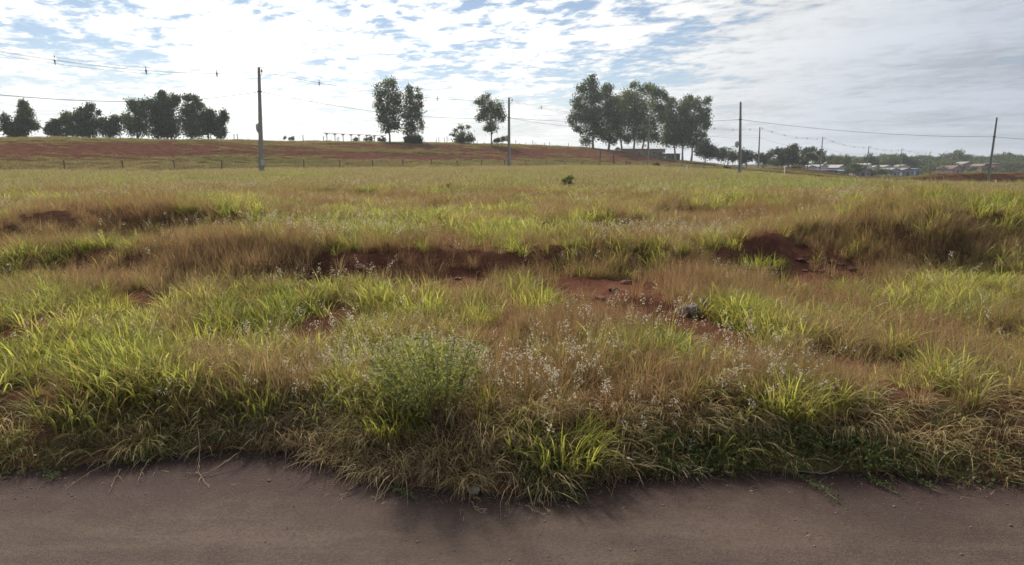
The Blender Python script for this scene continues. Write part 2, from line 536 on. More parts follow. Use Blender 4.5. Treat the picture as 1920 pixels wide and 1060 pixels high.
# ------------------------------------------------------------------ ground cover layout (species patches on the ground)
# photograph-measured centres and half sizes, turned into ellipses on the ground
PATCH = {
    'G': [(200, 655, 230, 50, 2.2), (170, 690, 240, 26, 2.4), (330, 575, 150, 34, 2.0), (500, 560, 90, 34, 1.6), (70, 560, 90, 34, 1.6), (60, 510, 70, 20, 1.8),
          (720, 570, 125, 34, 2.2), (870, 592, 60, 24, 1.6), (1010, 548, 36, 30, 2.0), (480, 430, 130, 7, 2.0), (700, 430, 190, 8, 2.0),
          (1050, 425, 140, 18, 2.4), (1400, 352, 300, 10, 1.6), (1180, 492, 70, 12, 2.2), (1420, 466, 170, 11, 2.2), (1395, 570, 66, 26, 2.0),
          (1570, 588, 60, 20, 2.2), (1260, 650, 100, 34, 2.0), (1500, 740, 90, 34, 1.8), (1030, 835, 120, 44, 2.4), (740, 775, 70, 40, 1.8),
          (200, 775, 210, 36, 1.5), (1780, 690, 110, 40, 1.2), (860, 420, 120, 12, 1.2), (600, 395, 200, 10, 1.0), (1850, 540, 90, 40, 0.8),
          (640, 650, 60, 26, 1.2), (1180, 395, 90, 10, 1.4)],
    'R': [(380, 482, 260, 30, 5.0), (240, 525, 110, 30, 2.6), (930, 500, 170, 24, 1.8), (1130, 545, 70, 40, 1.2), (1260, 525, 130, 44, 2.6),
          (1510, 520, 150, 34, 2.0), (1740, 480, 220, 44, 2.8), (1660, 610, 150, 44, 1.8), (1380, 410, 260, 18, 2.2), (740, 478, 100, 20, 3.0),
          (150, 430, 180, 26, 2.0), (280, 400, 190, 12, 1.4), (940, 610, 70, 24, 2.0), (150, 745, 160, 18, 1.0), (480, 690, 130, 34, 1.2),
          (1600, 420, 160, 14, 1.2), (560, 400, 90, 10, 1.6), (1180, 690, 60, 40, 0.9), (1840, 620, 120, 40, 1.0)],
    'W': [(690, 690, 230, 34, 1.5), (1060, 690, 190, 56, 1.5), (600, 640, 90, 26, 0.9), (1250, 615, 110, 34, 0.8), (800, 466, 230, 16, 1.6),
          (1300, 440, 200, 14, 1.0), (1150, 740, 170, 30, 1.6), (300, 318, 160, 5, 1.6), (1560, 690, 160, 40, 0.5), (420, 470, 260, 12, 0.7)],
    'S': [(700, 850, 110, 34, 2.8), (890, 800, 90, 48, 2.4), (800, 880, 120, 30, 2.4), (540, 820, 100, 30, 3.4), (960, 745, 180, 22, 1.0),
          (1280, 760, 130, 26, 1.0), (1780, 770, 150, 36, 1.3), (80, 760, 140, 36, 1.2), (1010, 880, 110, 24, 1.2), (250, 820, 160, 20, 1.2)],
    'E': [(1330, 850, 190, 40, 1.5), (1560, 855, 190, 36, 1.5), (1800, 865, 180, 36, 1.4), (140, 862, 130, 16, 1.8), (1070, 905, 90, 18, 2.0), (330, 845, 120, 16, 1.0)],
    'B': [(640, 506, 70, 16, 1.3), (870, 518, 80, 16, 1.2), (1150, 540, 72, 30, 1.2), (1480, 492, 95, 14, 1.4), (1270, 588, 62, 26, 1.4), (1560, 655, 60, 9, 1.0),
          (610, 580, 66, 18, 1.2), (930, 612, 56, 18, 0.6), (430, 622, 60, 14, 1.2), (1380, 628, 46, 12, 1.2), (50, 600, 80, 12, 1.0),
          (270, 560, 60, 13, 1.0), (1880, 615, 60, 9, 1.2), (1335, 606, 46, 16, 1.2), (760, 520, 46, 11, 0.8), (590, 615, 56, 12, 0.7),
          (1560, 505, 60, 14, 1.0), (1060, 520, 56, 14, 1.0), (980, 545, 46, 12, 0.7), (1200, 520, 46, 12, 0.9), (1600, 512, 50, 12, 0.9), (1440, 520, 60, 12, 0.7), (200, 548, 50, 10, 0.6), (1000, 640, 40, 10, 0.5)],
}
ELL = {}
for k, lst in PATCH.items():
    out = []
    for (u, v, ru, rv, wgt) in lst:
        # what shows at a pixel is the top of a plant rooted a little nearer
        g0 = ground_at(u, v)[1]
        up = (0.0 if v < 380 else 1.0) * FPX / g0 * {'B': 0.0, 'E': 0.05, 'S': 0.12, 'G': 0.16, 'R': 0.12, 'W': 0.26}[k]
        dn = FPX / g0 * 0.34 if k == 'B' else 0.0
        gx, gy = ground_at(u, min(v + up + dn * 0.5, 955))
        gxa, gya = ground_at(u, min(v + up + rv + dn, 958))
        gxb, gyb = ground_at(u, max(v + up - rv * 0.9, 326))
        out.append((gx, gy, ru * gy / FPX * 1.02, max(0.28, min((gyb - gya) / 2, 6.0)), wgt))
    ELL[k] = out


def field(k, x, y):
    tot = np.zeros_like(x)
    for (gx, gy, rx, ry, wgt) in ELL[k]:
        q = ((x - gx) / rx) ** 2 + ((y - gy) / ry) ** 2
        tot += wgt * np.exp(-q ** 1.3)
    return tot

# ------------------------------------------------------------------ ground and road
def axis_nonuni(stops):
    out = []
    for (a, b, step0, step1) in stops:
        p = a
        while p < b - 1e-6:
            out.append(p)
            f = (p - a) / (b - a)
            p += step0 + (step1 - step0) * f
    out.append(stops[-1][1])
    return np.array(out)


def build_ground():
    ys = axis_nonuni([(-60, 3.0, 12, 1.0), (3.0, 13, 0.055, 0.075), (13, 30, 0.09, 0.25), (30, 130, 0.4, 1.6), (130, 480, 2.2, 9), (480, 3500, 15, 300)])
    xr = axis_nonuni([(0, 11, 0.085, 0.12), (11, 30, 0.16, 0.5), (30, 110, 0.6, 1.8), (110, 420, 2.4, 10), (420, 3500, 16, 300)])
    xs = np.concatenate([-xr[:0:-1], xr])
    X, Y = np.meshgrid(xs, ys)
    Z = terrain(X, Y)
    nx, ny = len(xs), len(ys)
    ii = np.arange(nx * ny).reshape(ny, nx)
    faces = np.stack([ii[:-1, :-1], ii[:-1, 1:], ii[1:, 1:], ii[1:, :-1]], -1).reshape(-1, 4)
    xf, yf = X.ravel(), Y.ravel()
    s, t = st(xf, yf)
    bare = np.zeros_like(xf)
    near = (yf > 4) & (yf < 40) & (np.abs(xf) < 40)
    bare[near] = field('B', xf[near], yf[near]) + 0.5 * steep(xf[near], yf[near])
    cover = 0.50 + 0.15 * sstep(12, 30, yf) - 0.65 * np.clip(bare, 0, 1)
    rb = red_cut(xf, yf)
    far = s > 8
    cover[far] = (0.80 - 0.80 * rb)[far]
    berm = np.exp(-((yf - (109.2 - 0.10 * (xf - 50))) / 4.0) ** 2) * sstep(44, 60, xf)
    cover = cover - 0.8 * berm
    me = fast_mesh('ground', np.stack([xf, yf, Z.ravel()], -1), faces, {'cover': cover}, smooth=True)
    o = link('ground', me, mat_ground())
    tag(o, 'uneven red earth of the vacant plot and the ridge behind', 'ground', kind='structure')


build_ground()

rx = np.linspace(-120, 120, 241)
ry = np.array([-9.0, -4, 0, 2, 3, 3.6, 4.2, 4.8, 5.4])
RX, RY = np.meshgrid(rx, ry)
ii = np.arange(RX.size).reshape(RX.shape)
rf = np.stack([ii[:-1, :-1], ii[:-1, 1:], ii[1:, 1:], ii[1:, :-1]], -1).reshape(-1, 4)
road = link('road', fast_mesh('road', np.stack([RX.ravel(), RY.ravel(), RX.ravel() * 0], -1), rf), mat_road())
tag(road, 'dusty dark asphalt road along the bottom of the view', 'road', kind='structure')

# ------------------------------------------------------------------ grasses
def blades(n, rad, hmin, hmax, wid, lean=0.35, bend=1.0, seg=4, dryp=0.15, drybase=0.35, rng=RNG, direc=None, dirw=0.0, twist=0.6, z0=-0.04):
    """n curved tapering blades grown from a disc; returns verts, quads, var, dry, tips"""
    a0 = rng.uniform(0, 2 * np.pi, n)
    r0 = rad * np.sqrt(rng.uniform(0, 1, n))
    bx, by = r0 * np.cos(a0), r0 * np.sin(a0)
    az = a0 + rng.normal(0, 0.9, n)
    if direc is not None:
        sel = rng.uniform(0, 1, n) < dirw
        az = np.where(sel, direc + rng.normal(0, 0.5, n), az)
    L = rng.uniform(hmin, hmax, n) * (1 - 0.35 * (r0 / max(rad, 1e-6)) ** 2)
    th0 = np.abs(rng.normal(lean, 0.22, n))               # angle from vertical at the base
    cv = np.abs(rng.normal(bend, 0.45, n))                # extra angle gained by the tip
    S = np.linspace(0, 1, seg + 1)
    V = np.zeros((n, seg + 1, 2, 3))
    px = bx.copy()
    py = by.copy()
    pz = np.full(n, z0)
    w0 = wid * rng.uniform(0.65, 1.35, n)
    tw = rng.normal(0, twist, n)
    for i, q in enumerate(S):
        if i:
            th = th0 + cv * (S[i - 1] + q) / 2 * ((S[i - 1] + q) / 2 + 0.25)
            dl = L / seg
            px = px + dl * np.sin(th) * np.cos(az)
            py = py + dl * np.sin(th) * np.sin(az)
            pz = pz + dl * np.cos(th)
        ww = w0 * (0.75 + 0.5 * q if q < 0.4 else 0.95) * (1 - q ** 2.2) + 0.0006
        aa = az + np.pi / 2 + tw * q
        ox, oy = np.cos(aa) * ww / 2, np.sin(aa) * ww / 2
        V[:, i, 0] = np.stack([px - ox, py - oy, pz], -1)
        V[:, i, 1] = np.stack([px + ox, py + oy, pz + 0.15 * ww], -1)
    base = (np.arange(n) * (seg + 1) * 2)[:, None]
    k = np.arange(seg)[None, :] * 2
    F = np.stack([base + k, base + k + 1, base + k + 3, base + k + 2], -1).reshape(-1, 4)
    var = np.repeat(rng.uniform(0, 1, n), (seg + 1) * 2)
    isdry = rng.uniform(0, 1, n) < dryp
    dry = np.where(isdry[:, None], 0.9, drybase * (1 - S[None, :]) ** 1.5)
    dry = np.repeat(dry, 2, axis=1).ravel()
    return V.reshape(-1, 3), F, var, dry, np.stack([px, py, pz, az], -1)


def leaflets(pts, size, aspect=1.6, rng=RNG, flat=0.5, dry=0.0, tilt=None):
    """small two-triangle leaves at the points"""
    n = len(pts)
    a = rng.uniform(0, 2 * np.pi, n)
    el = rng.normal(0, 1.0 - flat, n)
    sz = size * rng.uniform(0.6, 1.4, n)
    d = np.stack([np.cos(a) * np.cos(el), np.sin(a) * np.cos(el), np.sin(el)], -1)
    if tilt is not None:
        d = d + np.asarray(tilt)
        d /= np.linalg.norm(d, axis=1, keepdims=True)
    ref = rng.normal(0, 1, (n, 3))
    ref[:, 2] *= (1 - flat)
    sdv = np.cross(d, ref)
    sdv /= np.maximum(np.linalg.norm(sdv, axis=1, keepdims=True), 1e-6)
    l = sz[:, None] * aspect / 2
    w_ = sz[:, None] / 2
    up = np.cross(d, sdv) * sz[:, None] * 0.12
    V = np.stack([pts - d * l, pts + sdv * w_ + up, pts + d * l, pts - sdv * w_ + up], 1).reshape(-1, 3)
    F = np.arange(n * 4).reshape(n, 4)
    var = np.repeat(rng.uniform(0, 1, n), 4)
    return V, F, var, np.full(n * 4, dry)


def cat_parts(parts):
    vs, fs, vr, dr = [], [], [], []
    off = 0
    for (v, f, a, d) in parts:
        vs.append(v)
        fs.append(f + off)
        vr.append(a)
        dr.append(d)
        off += len(v)
    return np.concatenate(vs), np.concatenate(fs), np.concatenate(vr), np.concatenate(dr)


def mesh_from(name, parts, mat=None):
    v, f, a, d = cat_parts(parts)
    me = fast_mesh(name, v, f, {'var': a, 'dry': d})
    if mat:
        me.materials.append(mat)
    return me


def seed_heads(tips, rng=RNG, n=22, size=0.0095, length=0.13):
    """loose pale panicles at the ends of stems"""
    P = []
    for (x, y, z, az) in tips:
        q = rng.uniform(0, 1, n)
        sp_ = 0.018 * (0.4 + np.sin(np.pi * np.clip(q, 0, 1)))
        a = rng.uniform(0, 6.28, n)
        P.append(np.stack([x + np.cos(a) * sp_ + np.cos(az) * q * length * 0.5, y + np.sin(a) * sp_ + np.sin(az) * q * length * 0.5, z - 0.03 + q * length], -1))
    return leaflets(np.concatenate(P), size, 2.0, rng, 0.2, dry=0.0)


M_G = mat_leaf('broad_green_grass', None, dry=(0.34, 0.25, 0.10), instanced=True, trans=0.52, spec=0.05)
M_R = mat_leaf('fine_dry_grass', None, dry=(0.33, 0.22, 0.12), instanced=True, trans=0.45)
M_W = mat_leaf('pale_seed_heads', (0.52, 0.47, 0.40), instanced=False, trans=0.4)
M_S = mat_leaf('dead_straw', None, dry=(0.42, 0.32, 0.17), instanced=True, trans=0.35)
M_E = mat_leaf('creeping_weed_leaf', None, dry=(0.20, 0.15, 0.05), instanced=True, trans=0.35, spec=0.1)
M_M = mat_leaf('field_grass', None, dry=(0.33, 0.28, 0.16), instanced=True, trans=0.5)

COLL = {}


def library(name, meshes):
    c = bpy.data.collections.new(name)
    for i, me in enumerate(meshes):
        o = bpy.data.objects.new('%s_%02d' % (name, i), me)
        c.objects.link(o)
    COLL[name] = c
    return c


lib = np.random.default_rng(21)
meG = []
for i in range(5):
    b1 = blades(26, 0.10, 0.28, 0.62, 0.0140, 0.32, 0.95, 5, 0.10, 0.35, lib)
    b2 = blades(16, 0.13, 0.15, 0.35, 0.008, 0.5, 1.2, 3, 0.45, 0.6, lib)
    meG.append(mesh_from('green_tuft', [b1[:4], b2[:4]], M_G))
library('green_tuft', meG)
meR = []
for i in range(5):
    b1 = blades(70, 0.12, 0.25, 0.58, 0.0038, 0.22, 0.7, 3, 0.35, 0.1, lib)
    b2 = blades(30, 0.14, 0.12, 0.30, 0.0045, 0.5, 1.0, 3, 0.2, 0.2, lib)
    f = leaflets(b1[4][:40, :3] - np.array([0, 0, 0.02]), 0.0075, 2.4, lib, 0.2, 0.7)
    meR.append(mesh_from('dry_tuft', [b1[:4], b2[:4], f], M_R))
library('dry_tuft', meR)
meW = []
for i in range(5):
    b1 = blades(11, 0.10, 0.45, 0.80, 0.0030, 0.16, 0.6, 4, 0.5, 0.2, lib)
    b2 = blades(34, 0.12, 0.18, 0.42, 0.0055, 0.4, 1.0, 3, 0.35, 0.3, lib)
    v, f, a, d = cat_parts([b1[:4], b2[:4]])
    nf = len(f)
    sh = seed_heads(b1[4][:5], lib)
    vv, ff, aa, dd = cat_parts([(v, f, a, d), sh])
    me = fast_mesh('seed_tuft', vv, ff, {'var': aa, 'dry': dd})
    me.materials.append(M_R)
    me.materials.append(M_W)
    mi = np.zeros(len(ff), np.int32)
    mi[nf:] = 1
    me.polygons.foreach_set('material_index', mi)
    meW.append(me)
library('seed_tuft', meW)
meS = []
for i in range(5):
    b1 = blades(34, 0.13, 0.25, 0.60, 0.0065, 0.75, 1.5, 5, 0.7, 0.6, lib, direc=-math.pi / 2, dirw=0.6)
    b2 = blades(20, 0.16, 0.15, 0.40, 0.005, 1.1, 0.9, 4, 0.6, 0.6, lib)
    meS.append(mesh_from('straw_tuft', [b1[:4], b2[:4]], M_S))
library('straw_tuft', meS)
meE = []
for i in range(4):
    n = 130
    a = lib.uniform(0, 6.28, n)
    r = 0.22 * np.sqrt(lib.uniform(0, 1, n))
    P = np.stack([r * np.cos(a), r * np.sin(a), 0.01 + lib.uniform(0, 1, n) ** 1.5 * 0.20 * (1 - r / 0.3)], -1)
    lf = leaflets(P[:80], 0.018, 1.5, lib, 0.4, 0.0)
    bl = blades(30, 0.18, 0.15, 0.42, 0.0035, 0.7, 1.2, 3, 0.8, 0.6, lib)
    meE.append(mesh_from('creeper_patch', [lf, bl[:4]], M_E))
library('creeper_patch', meE)
meM = []
for i in range(5):
    b1 = blades(150, 0.55, 0.20, 0.52, 0.013, 0.28, 0.8, 3, 0.25, 0.15, lib)
    f = leaflets(b1[4][:36, :3] + np.array([0, 0, 0.04]), 0.022, 2.2, lib, 0.2, 0.8)
    meM.append(mesh_from('field_patch', [b1[:4], f], M_M))
library('field_patch', meM)


def scatter_group(coll):
    ng = bpy.data.node_groups.new('scatter_' + coll.name, 'GeometryNodeTree')
    ng.interface.new_socket('Geometry', in_out='INPUT', socket_type='NodeSocketGeometry')
    ng.interface.new_socket('Geometry', in_out='OUTPUT', socket_type='NodeSocketGeometry')
    gi = ng.nodes.new('NodeGroupInput')
    go = ng.nodes.new('NodeGroupOutput')
    ci = ng.nodes.new('GeometryNodeCollectionInfo')
    ci.inputs['Collection'].default_value = coll
    ci.inputs['Separate Children'].default_value = True
    ci.inputs['Reset Children'].default_value = True
    ip = ng.nodes.new('GeometryNodeInstanceOnPoints')
    ip.inputs['Pick Instance'].default_value = True

    def attr(nm, typ):
        a = ng.nodes.new('GeometryNodeInputNamedAttribute')
        a.data_type = typ
        a.inputs['Name'].default_value = nm
        return a.outputs[0]
    L = ng.links.new
    L(gi.outputs[0], ip.inputs['Points'])
    L(ci.outputs[0], ip.inputs['Instance'])
    L(attr('idx', 'INT'), ip.inputs['Instance Index'])
    e2r = ng.nodes.new('FunctionNodeEulerToRotation')
    L(attr('rot', 'FLOAT_VECTOR'), e2r.inputs[0])
    L(e2r.outputs[0], ip.inputs['Rotation'])
    L(attr('scl', 'FLOAT_VECTOR'), ip.inputs['Scale'])
    L(ip.outputs[0], go.inputs[0])
    return ng


def scatter(name, libname, P, rot, scl, tint, label, cat):
    n = len(P)
    me = bpy.data.meshes.new(name)
    me.vertices.add(n)
    me.vertices.foreach_set('co', np.asarray(P, np.float32).ravel())
    nv = len(COLL[libname].objects)
    a = me.attributes.new('idx', 'INT', 'POINT')
    a.data.foreach_set('value', RNG.integers(0, nv, n).astype(np.int32))
    a = me.attributes.new('rot', 'FLOAT_VECTOR', 'POINT')
    a.data.foreach_set('vector', np.asarray(rot, np.float32).ravel())
    a = me.attributes.new('scl', 'FLOAT_VECTOR', 'POINT')
    a.data.foreach_set('vector', np.asarray(scl, np.float32).ravel())
    a = me.attributes.new('tint', 'FLOAT_VECTOR', 'POINT')
    a.data.foreach_set('vector', np.asarray(tint, np.float32).ravel())
    me.update()
    o = bpy.data.objects.new(name, me)
    COL.objects.link(o)
    md = o.modifiers.new('scatter', 'NODES')
    md.node_group = scatter_group(COLL[libname])
    tag(o, label, cat, kind='stuff')
    return o


def lerp3(a, b, f):
    f = np.asarray(f)[:, None]
    return np.asarray(a)[None, :] * (1 - f) + np.asarray(b)[None, :] * f


def rand_in(y0, y1, dens, side=0.93, pad=1.5):
    area = side * (y1 * y1 - y0 * y0) + 2 * pad * (y1 - y0)
    n = int(area * dens)
    # uniform in the widening strip
    y = np.sqrt(RNG.uniform(y0 * y0, y1 * y1, n))
    x = RNG.uniform(-1, 1, n) * (side * y + pad)
    return x, y


C_G1, C_G2 = (0.205, 0.240, 0.050), (0.400, 0.410, 0.105)
C_R1, C_R2 = (0.265, 0.155, 0.096), (0.410, 0.305, 0.185)
C_O1, C_O2 = (0.200, 0.180, 0.070), (0.330, 0.280, 0.130)
C_S1, C_S2 = (0.340, 0.250, 0.130), (0.480, 0.390, 0.220)
C_E1, C_E2 = (0.085, 0.120, 0.036), (0.150, 0.180, 0.060)

pts = {k: [] for k in 'GRWSE'}
for (y0, y1, dens) in ((4.2, 8.0, 125), (8.0, 13.0, 88), (13.0, 26.0, 48)):
    x, y = rand_in(y0, y1, dens)
    ok = y > edge(x) + 0.02
    x, y = x[ok], y[ok]
    g, r, w_, s_, e = (field(k, x, y) for k in 'GRWSE')
    b = field('B', x, y) + 0.50 * steep(x, y)
    nz = vnoise(x, y, 0.7, 91, 3)
    nz2 = vnoise(x, y, 0.9, 95, 3)
    dist_e = y - edge(x)
    g = g + 0.20 + 0.90 * sstep(0.50, 0.72, nz)
    r = r + 0.34 + 1.0 * sstep(0.50, 0.72, 1 - nz)
    w_ = (w_ + 0.05 + 0.35 * sstep(0.55, 0.75, nz2)) * 0.52
    s_ = s_ * 1.0 + 0.10 + 1.2 * np.exp(-dist_e / 0.6) * (1 - np.clip(e, 0, 1) * 0.7)
    e = e * (1 - sstep(1.2, 1.9, dist_e)) + 0.25 * np.exp(-dist_e / 0.35)
    s_ = s_ * (1 - sstep(8, 11, y) * 0.8)
    face = 1 - 0.75 * (1 - sstep(0.30, 0.60, dist_e))
    g, r, w_ = g * face, r * face, w_ * face
    W = np.stack([g, r, w_, s_, e], -1)
    W = W ** 1.5
    W = W / W.sum(1, keepdims=True)
    cum = np.cumsum(W, 1)
    pick = (RNG.uniform(0, 1, len(x))[:, None] > cum).sum(1)
    keep = RNG.uniform(0, 1, len(x)) > np.clip(b, 0, 0.97)
    keep &= RNG.uniform(0, 1, len(x)) < 0.22 + 0.78 * sstep(0.30, 0.58, vnoise(x, y, 1.3, 99, 3))
    for i, k in enumerate('GRWSE'):
        q = (pick == i) & keep
        pts[k].append(np.stack([x[q], y[q]], -1))
pts = {k: np.concatenate(v) for k, v in pts.items()}


def rots(n, leanx=0.0, sx=0.16):
    return np.stack([RNG.normal(leanx, sx, n), RNG.normal(0, sx, n), RNG.uniform(0, 6.283, n)], -1)


def put(name, libname, P2, lo, hi, c1, c2, label, cat, sink=0.0, nsc=0.8, far_w=True, olive=False):
    x, y = P2[:, 0], P2[:, 1]
    z = terrain(x, y) - sink
    n = len(x)
    sc = RNG.uniform(lo, hi, n) * (0.75 + 0.5 * vnoise(x, y, 0.8, 111, 2))
    wid = 1 + (0.7 * sstep(11, 24, y) if far_w else 0)
    scl = np.stack([sc * wid, sc * wid, sc], -1)
    f = np.clip(vnoise(x, y, nsc, 121, 2) * 1.6 - 0.3 + RNG.normal(0, 0.22, n), 0, 1)
    tint = lerp3(c1, c2, f)
    if olive:
        k = np.clip(1.8 * (vnoise(x, y, 0.5, 125, 3) - 0.46) + RNG.normal(0, 0.25, n), 0, 0.65)[:, None]
        rd = sstep(1.2, 2.6, field('R', x, y))[:, None]
        k = k * (1 - 0.8 * rd)
        tint = tint * (1 - 0.6 * rd) + lerp3((0.270, 0.150, 0.100), (0.390, 0.255, 0.165), f) * 0.6 * rd
        tint = tint * (1 - k) + np.array([0.290, 0.285, 0.110])[None, :] * k
    return scatter(name, libname, np.stack([x, y, z], -1), rots(n), scl, tint, label, cat)


# instances spin about their own axis, so rotate first then lean
put('green_grass', 'green_tuft', pts['G'], 0.60, 1.05, C_G1, C_G2, 'bright yellow-green broad-bladed grass over the near plot', 'grass')
put('dry_grass', 'dry_tuft', pts['R'], 0.65, 1.05, C_R1, C_R2, 'fine reddish-brown dry grass over the near plot', 'grass', olive=True)
put('seeding_grass', 'seed_tuft', pts['W'], 0.70, 1.05, C_O1, C_O2, 'grass with pale whitish seed heads over the near plot', 'grass')
put('creeping_weeds', 'creeper_patch', pts['E'], 0.8, 1.3, C_E1, C_E2, 'low dark green creeping weeds along the road edge', 'weeds')

# straw leans towards the road: keep its heading near the mesh's own
P2 = pts['S']
n = len(P2)
x, y = P2[:, 0], P2[:, 1]
sc = RNG.uniform(0.6, 1.1, n)
rt = np.stack([RNG.normal(0, 0.12, n), RNG.normal(0, 0.12, n), RNG.normal(0, 0.7, n)], -1)
grey = sstep(0.2, 0.8, np.exp(-(((x + 2.1) / 0.6) ** 2 + ((y - 5.5) / 0.5) ** 2)))
tint = lerp3(C_S1, C_S2, np.clip(RNG.uniform(0, 1, n), 0, 1))
tint = tint * (1 - grey[:, None]) + np.array([0.30, 0.25, 0.22])[None, :] * grey[:, None]
gsel = (RNG.uniform(0, 1, n) < 0.62 * (1 - sstep(-3.2, -1.6, x)) + 0.10)
tint[gsel] = lerp3((0.15, 0.20, 0.05), (0.27, 0.31, 0.085), RNG.uniform(0, 1, gsel.sum()))
scatter('straw', 'straw_tuft', np.stack([x, y, terrain(x, y)], -1), rt, np.stack([sc, sc, sc], -1), tint,
        'tan dead straw bent over along the road edge', 'straw')

# long blades that hang down the face of the verge towards the road
meD = []
for i in range(5):
    b1 = blades(13, 0.07, 0.45, 0.95, 0.0125, 0.62, 1.75, 7, 0.30, 0.45, lib, direc=-math.pi / 2, dirw=0.85)
    meD.append(mesh_from('hanging_tuft', [b1[:4]], M_G))
library('hanging_tuft', meD)
n = 620
x = RNG.uniform(-7.5, 7.5, n)
de = RNG.uniform(0.22, 0.75, n)
keepd = RNG.uniform(0, 1, n) < (0.12 + 0.50 * (1 - sstep(-2.6, -2.0, x))) * sstep(0.42, 0.60, vnoise(x, de, 1.1, 181, 2))
x, de = x[keepd], de[keepd]
y = edge(x) + de
n = len(x)
tint = lerp3((0.15, 0.19, 0.055), (0.30, 0.33, 0.10), RNG.uniform(0, 1, n))
tan_ = RNG.uniform(0, 1, n) < 0.35
tint[tan_] = lerp3(C_S1, C_S2, RNG.uniform(0, 1, tan_.sum())) * 0.85
sc = RNG.uniform(0.55, 1.0, n)
scatter('hanging_grass', 'hanging_tuft', np.stack([x, y, terrain(x, y)], -1),
        np.stack([RNG.normal(0, 0.12, n), RNG.normal(0, 0.12, n), RNG.normal(0.25, 0.55, n)], -1), np.stack([sc, sc, sc], -1), tint,
        'long blades hanging down the face of the verge', 'grass')

# field beyond, made of larger patches
x, y = rand_in(24, 92, 5.2, 0.92, 4)
s, t = st(x, y)
bm = np.exp(-((y - (108.5 - 0.10 * (x - 50))) / 2.0) ** 2) * sstep(44, 60, x)
ok = (s < 3 + 2 * vnoise(x, y, 0.1, 7, 2)) & (bm < 0.3) | ((s >= 3) & (RNG.uniform(0, 1, len(x)) < 0.10) & (s < 12))
x, y, s = x[ok], y[ok], s[ok]
n = len(x)
gf = np.clip(field('G', x, y) * 0.6 - field('R', x, y) * 0.35 + 2.6 * (vnoise(x, y, 0.13, 131, 3) - 0.46) + 0.9 * (vnoise(x, y, 0.6, 133, 2) - 0.5) + 0.35 * sstep(0, 25, x), 0, 1)
tint = lerp3((0.305, 0.250, 0.140), (0.275, 0.310, 0.100), gf)
pale = np.clip(field('W', x, y), 0, 1) * (RNG.uniform(0, 1, n) < 0.6)
tint = tint * (1 - 0.6 * pale[:, None]) + np.array([0.55, 0.48, 0.36])[None, :] * 0.6 * pale[:, None]
tint *= RNG.uniform(0.85, 1.15, n)[:, None]
sc = RNG.uniform(0.7, 1.15, n)
hz = sc * (0.55 + 0.9 * vnoise(x, y, 0.35, 141, 3))
wd = sc * (1.0 + 0.5 * sstep(30, 80, y))
scatter('field_grass', 'field_patch', np.stack([x, y, terrain(x, y)], -1), rots(n, 0, 0.08), np.stack([wd, wd, hz], -1), tint,
        'rough olive and tan grass of the far field', 'grass')

# short turf on the ridge, berm and banks
s = RNG.uniform(9, 75, 42000)
t = RNG.uniform(-95, 250, 42000)
x, y = from_st(s, t)
xb = RNG.uniform(45, 135, 2600)
yb = 112 - 0.10 * (xb - 50) + RNG.normal(3.0, 2.0, 2600)
x = np.concatenate([x, xb])
y = np.concatenate([y, yb])
s, t = st(x, y)
rb = red_cut(x, y)
ok = (RNG.uniform(0, 1, len(x)) > rb * 1.1) & (np.abs(x) < 0.95 * y + 5)
x, y = x[ok], y[ok]
n = len(x)
gf = np.clip(0.5 + 1.8 * (vnoise(x, y, 0.09, 151, 3) - 0.5), 0, 1)
tint = lerp3((0.175, 0.130, 0.066), (0.140, 0.150, 0.050), gf) * RNG.uniform(0.85, 1.15, n)[:, None]
sc = RNG.uniform(0.8, 1.5, n)
scatter('ridge_turf', 'field_patch', np.stack([x, y, terrain(x, y)], -1), rots(n, 0, 0.1), np.stack([sc * 1.5, sc * 1.5, sc * RNG.uniform(0.25, 0.6, n)], -1), tint,
        'short olive turf on the ridge behind the fence', 'grass')

# loose grit and litter washed onto the asphalt edge
M_GRIT = mat_plain('road_grit', (0.16, 0.10, 0.075), 0.95, 0.4, 30.0)
gm = []
for i in range(4):
    q8 = lib.uniform(0.6, 1.0, (8, 1)) * np.array([[sx, sy, sz * 0.6] for sx in (-1, 1) for sy in (-1, 1) for sz in (-1, 1)]) + lib.normal(0, 0.18, (8, 3))
    fc = np.array([[0, 1, 3, 2], [4, 6, 7, 5], [0, 4, 5, 1], [2, 3, 7, 6], [0, 2, 6, 4], [1, 5, 7, 3]])
    me = fast_mesh('grit', q8, fc)
    me.materials.append(M_GRIT)
    gm.append(me)
library('grit', gm)
n = 3800
x = RNG.uniform(-6.5, 6.5, n)
y = edge(x) + 0.05 - np.abs(RNG.exponential(0.30, n))
y = np.where(RNG.uniform(0, 1, n) < 0.25, RNG.uniform(2.6, 4.8, n), y)
zz = np.maximum(terrain(x, y), 0.0) + 0.001
sz = 0.0016 + RNG.exponential(0.0016, n)
scatter('road_grit', 'grit', np.stack([x, y, zz], -1), rots(n, 0, 0.4), np.stack([sz, sz, sz], -1), np.ones((n, 3)), 'loose reddish grit scattered along the asphalt edge', 'gravel')
n = 700
x = RNG.uniform(-6, 6, n)
y = edge(x) + 0.02 - np.abs(RNG.exponential(0.10, n))
lv_, lf_, la_, ld_ = blades(n, 0.0001, 0.03, 0.11, 0.003, 1.35, 0.25, 3, 0.9, 0.8, RNG, z0=0.0)[:4]
lv_ = lv_ + np.repeat(np.stack([x, y, np.maximum(terrain(x, y), 0) + 0.006], -1), 8, axis=0)
lit_ = link('straw_litter', fast_mesh('straw_litter', lv_, lf_, {'var': la_, 'dry': ld_}), mat_leaf('litter_straw', (0.30, 0.22, 0.12), dry=(0.34, 0.25, 0.14), trans=0.2))
tag(lit_, 'bits of broken straw along the asphalt edge', 'litter', kind='stuff')

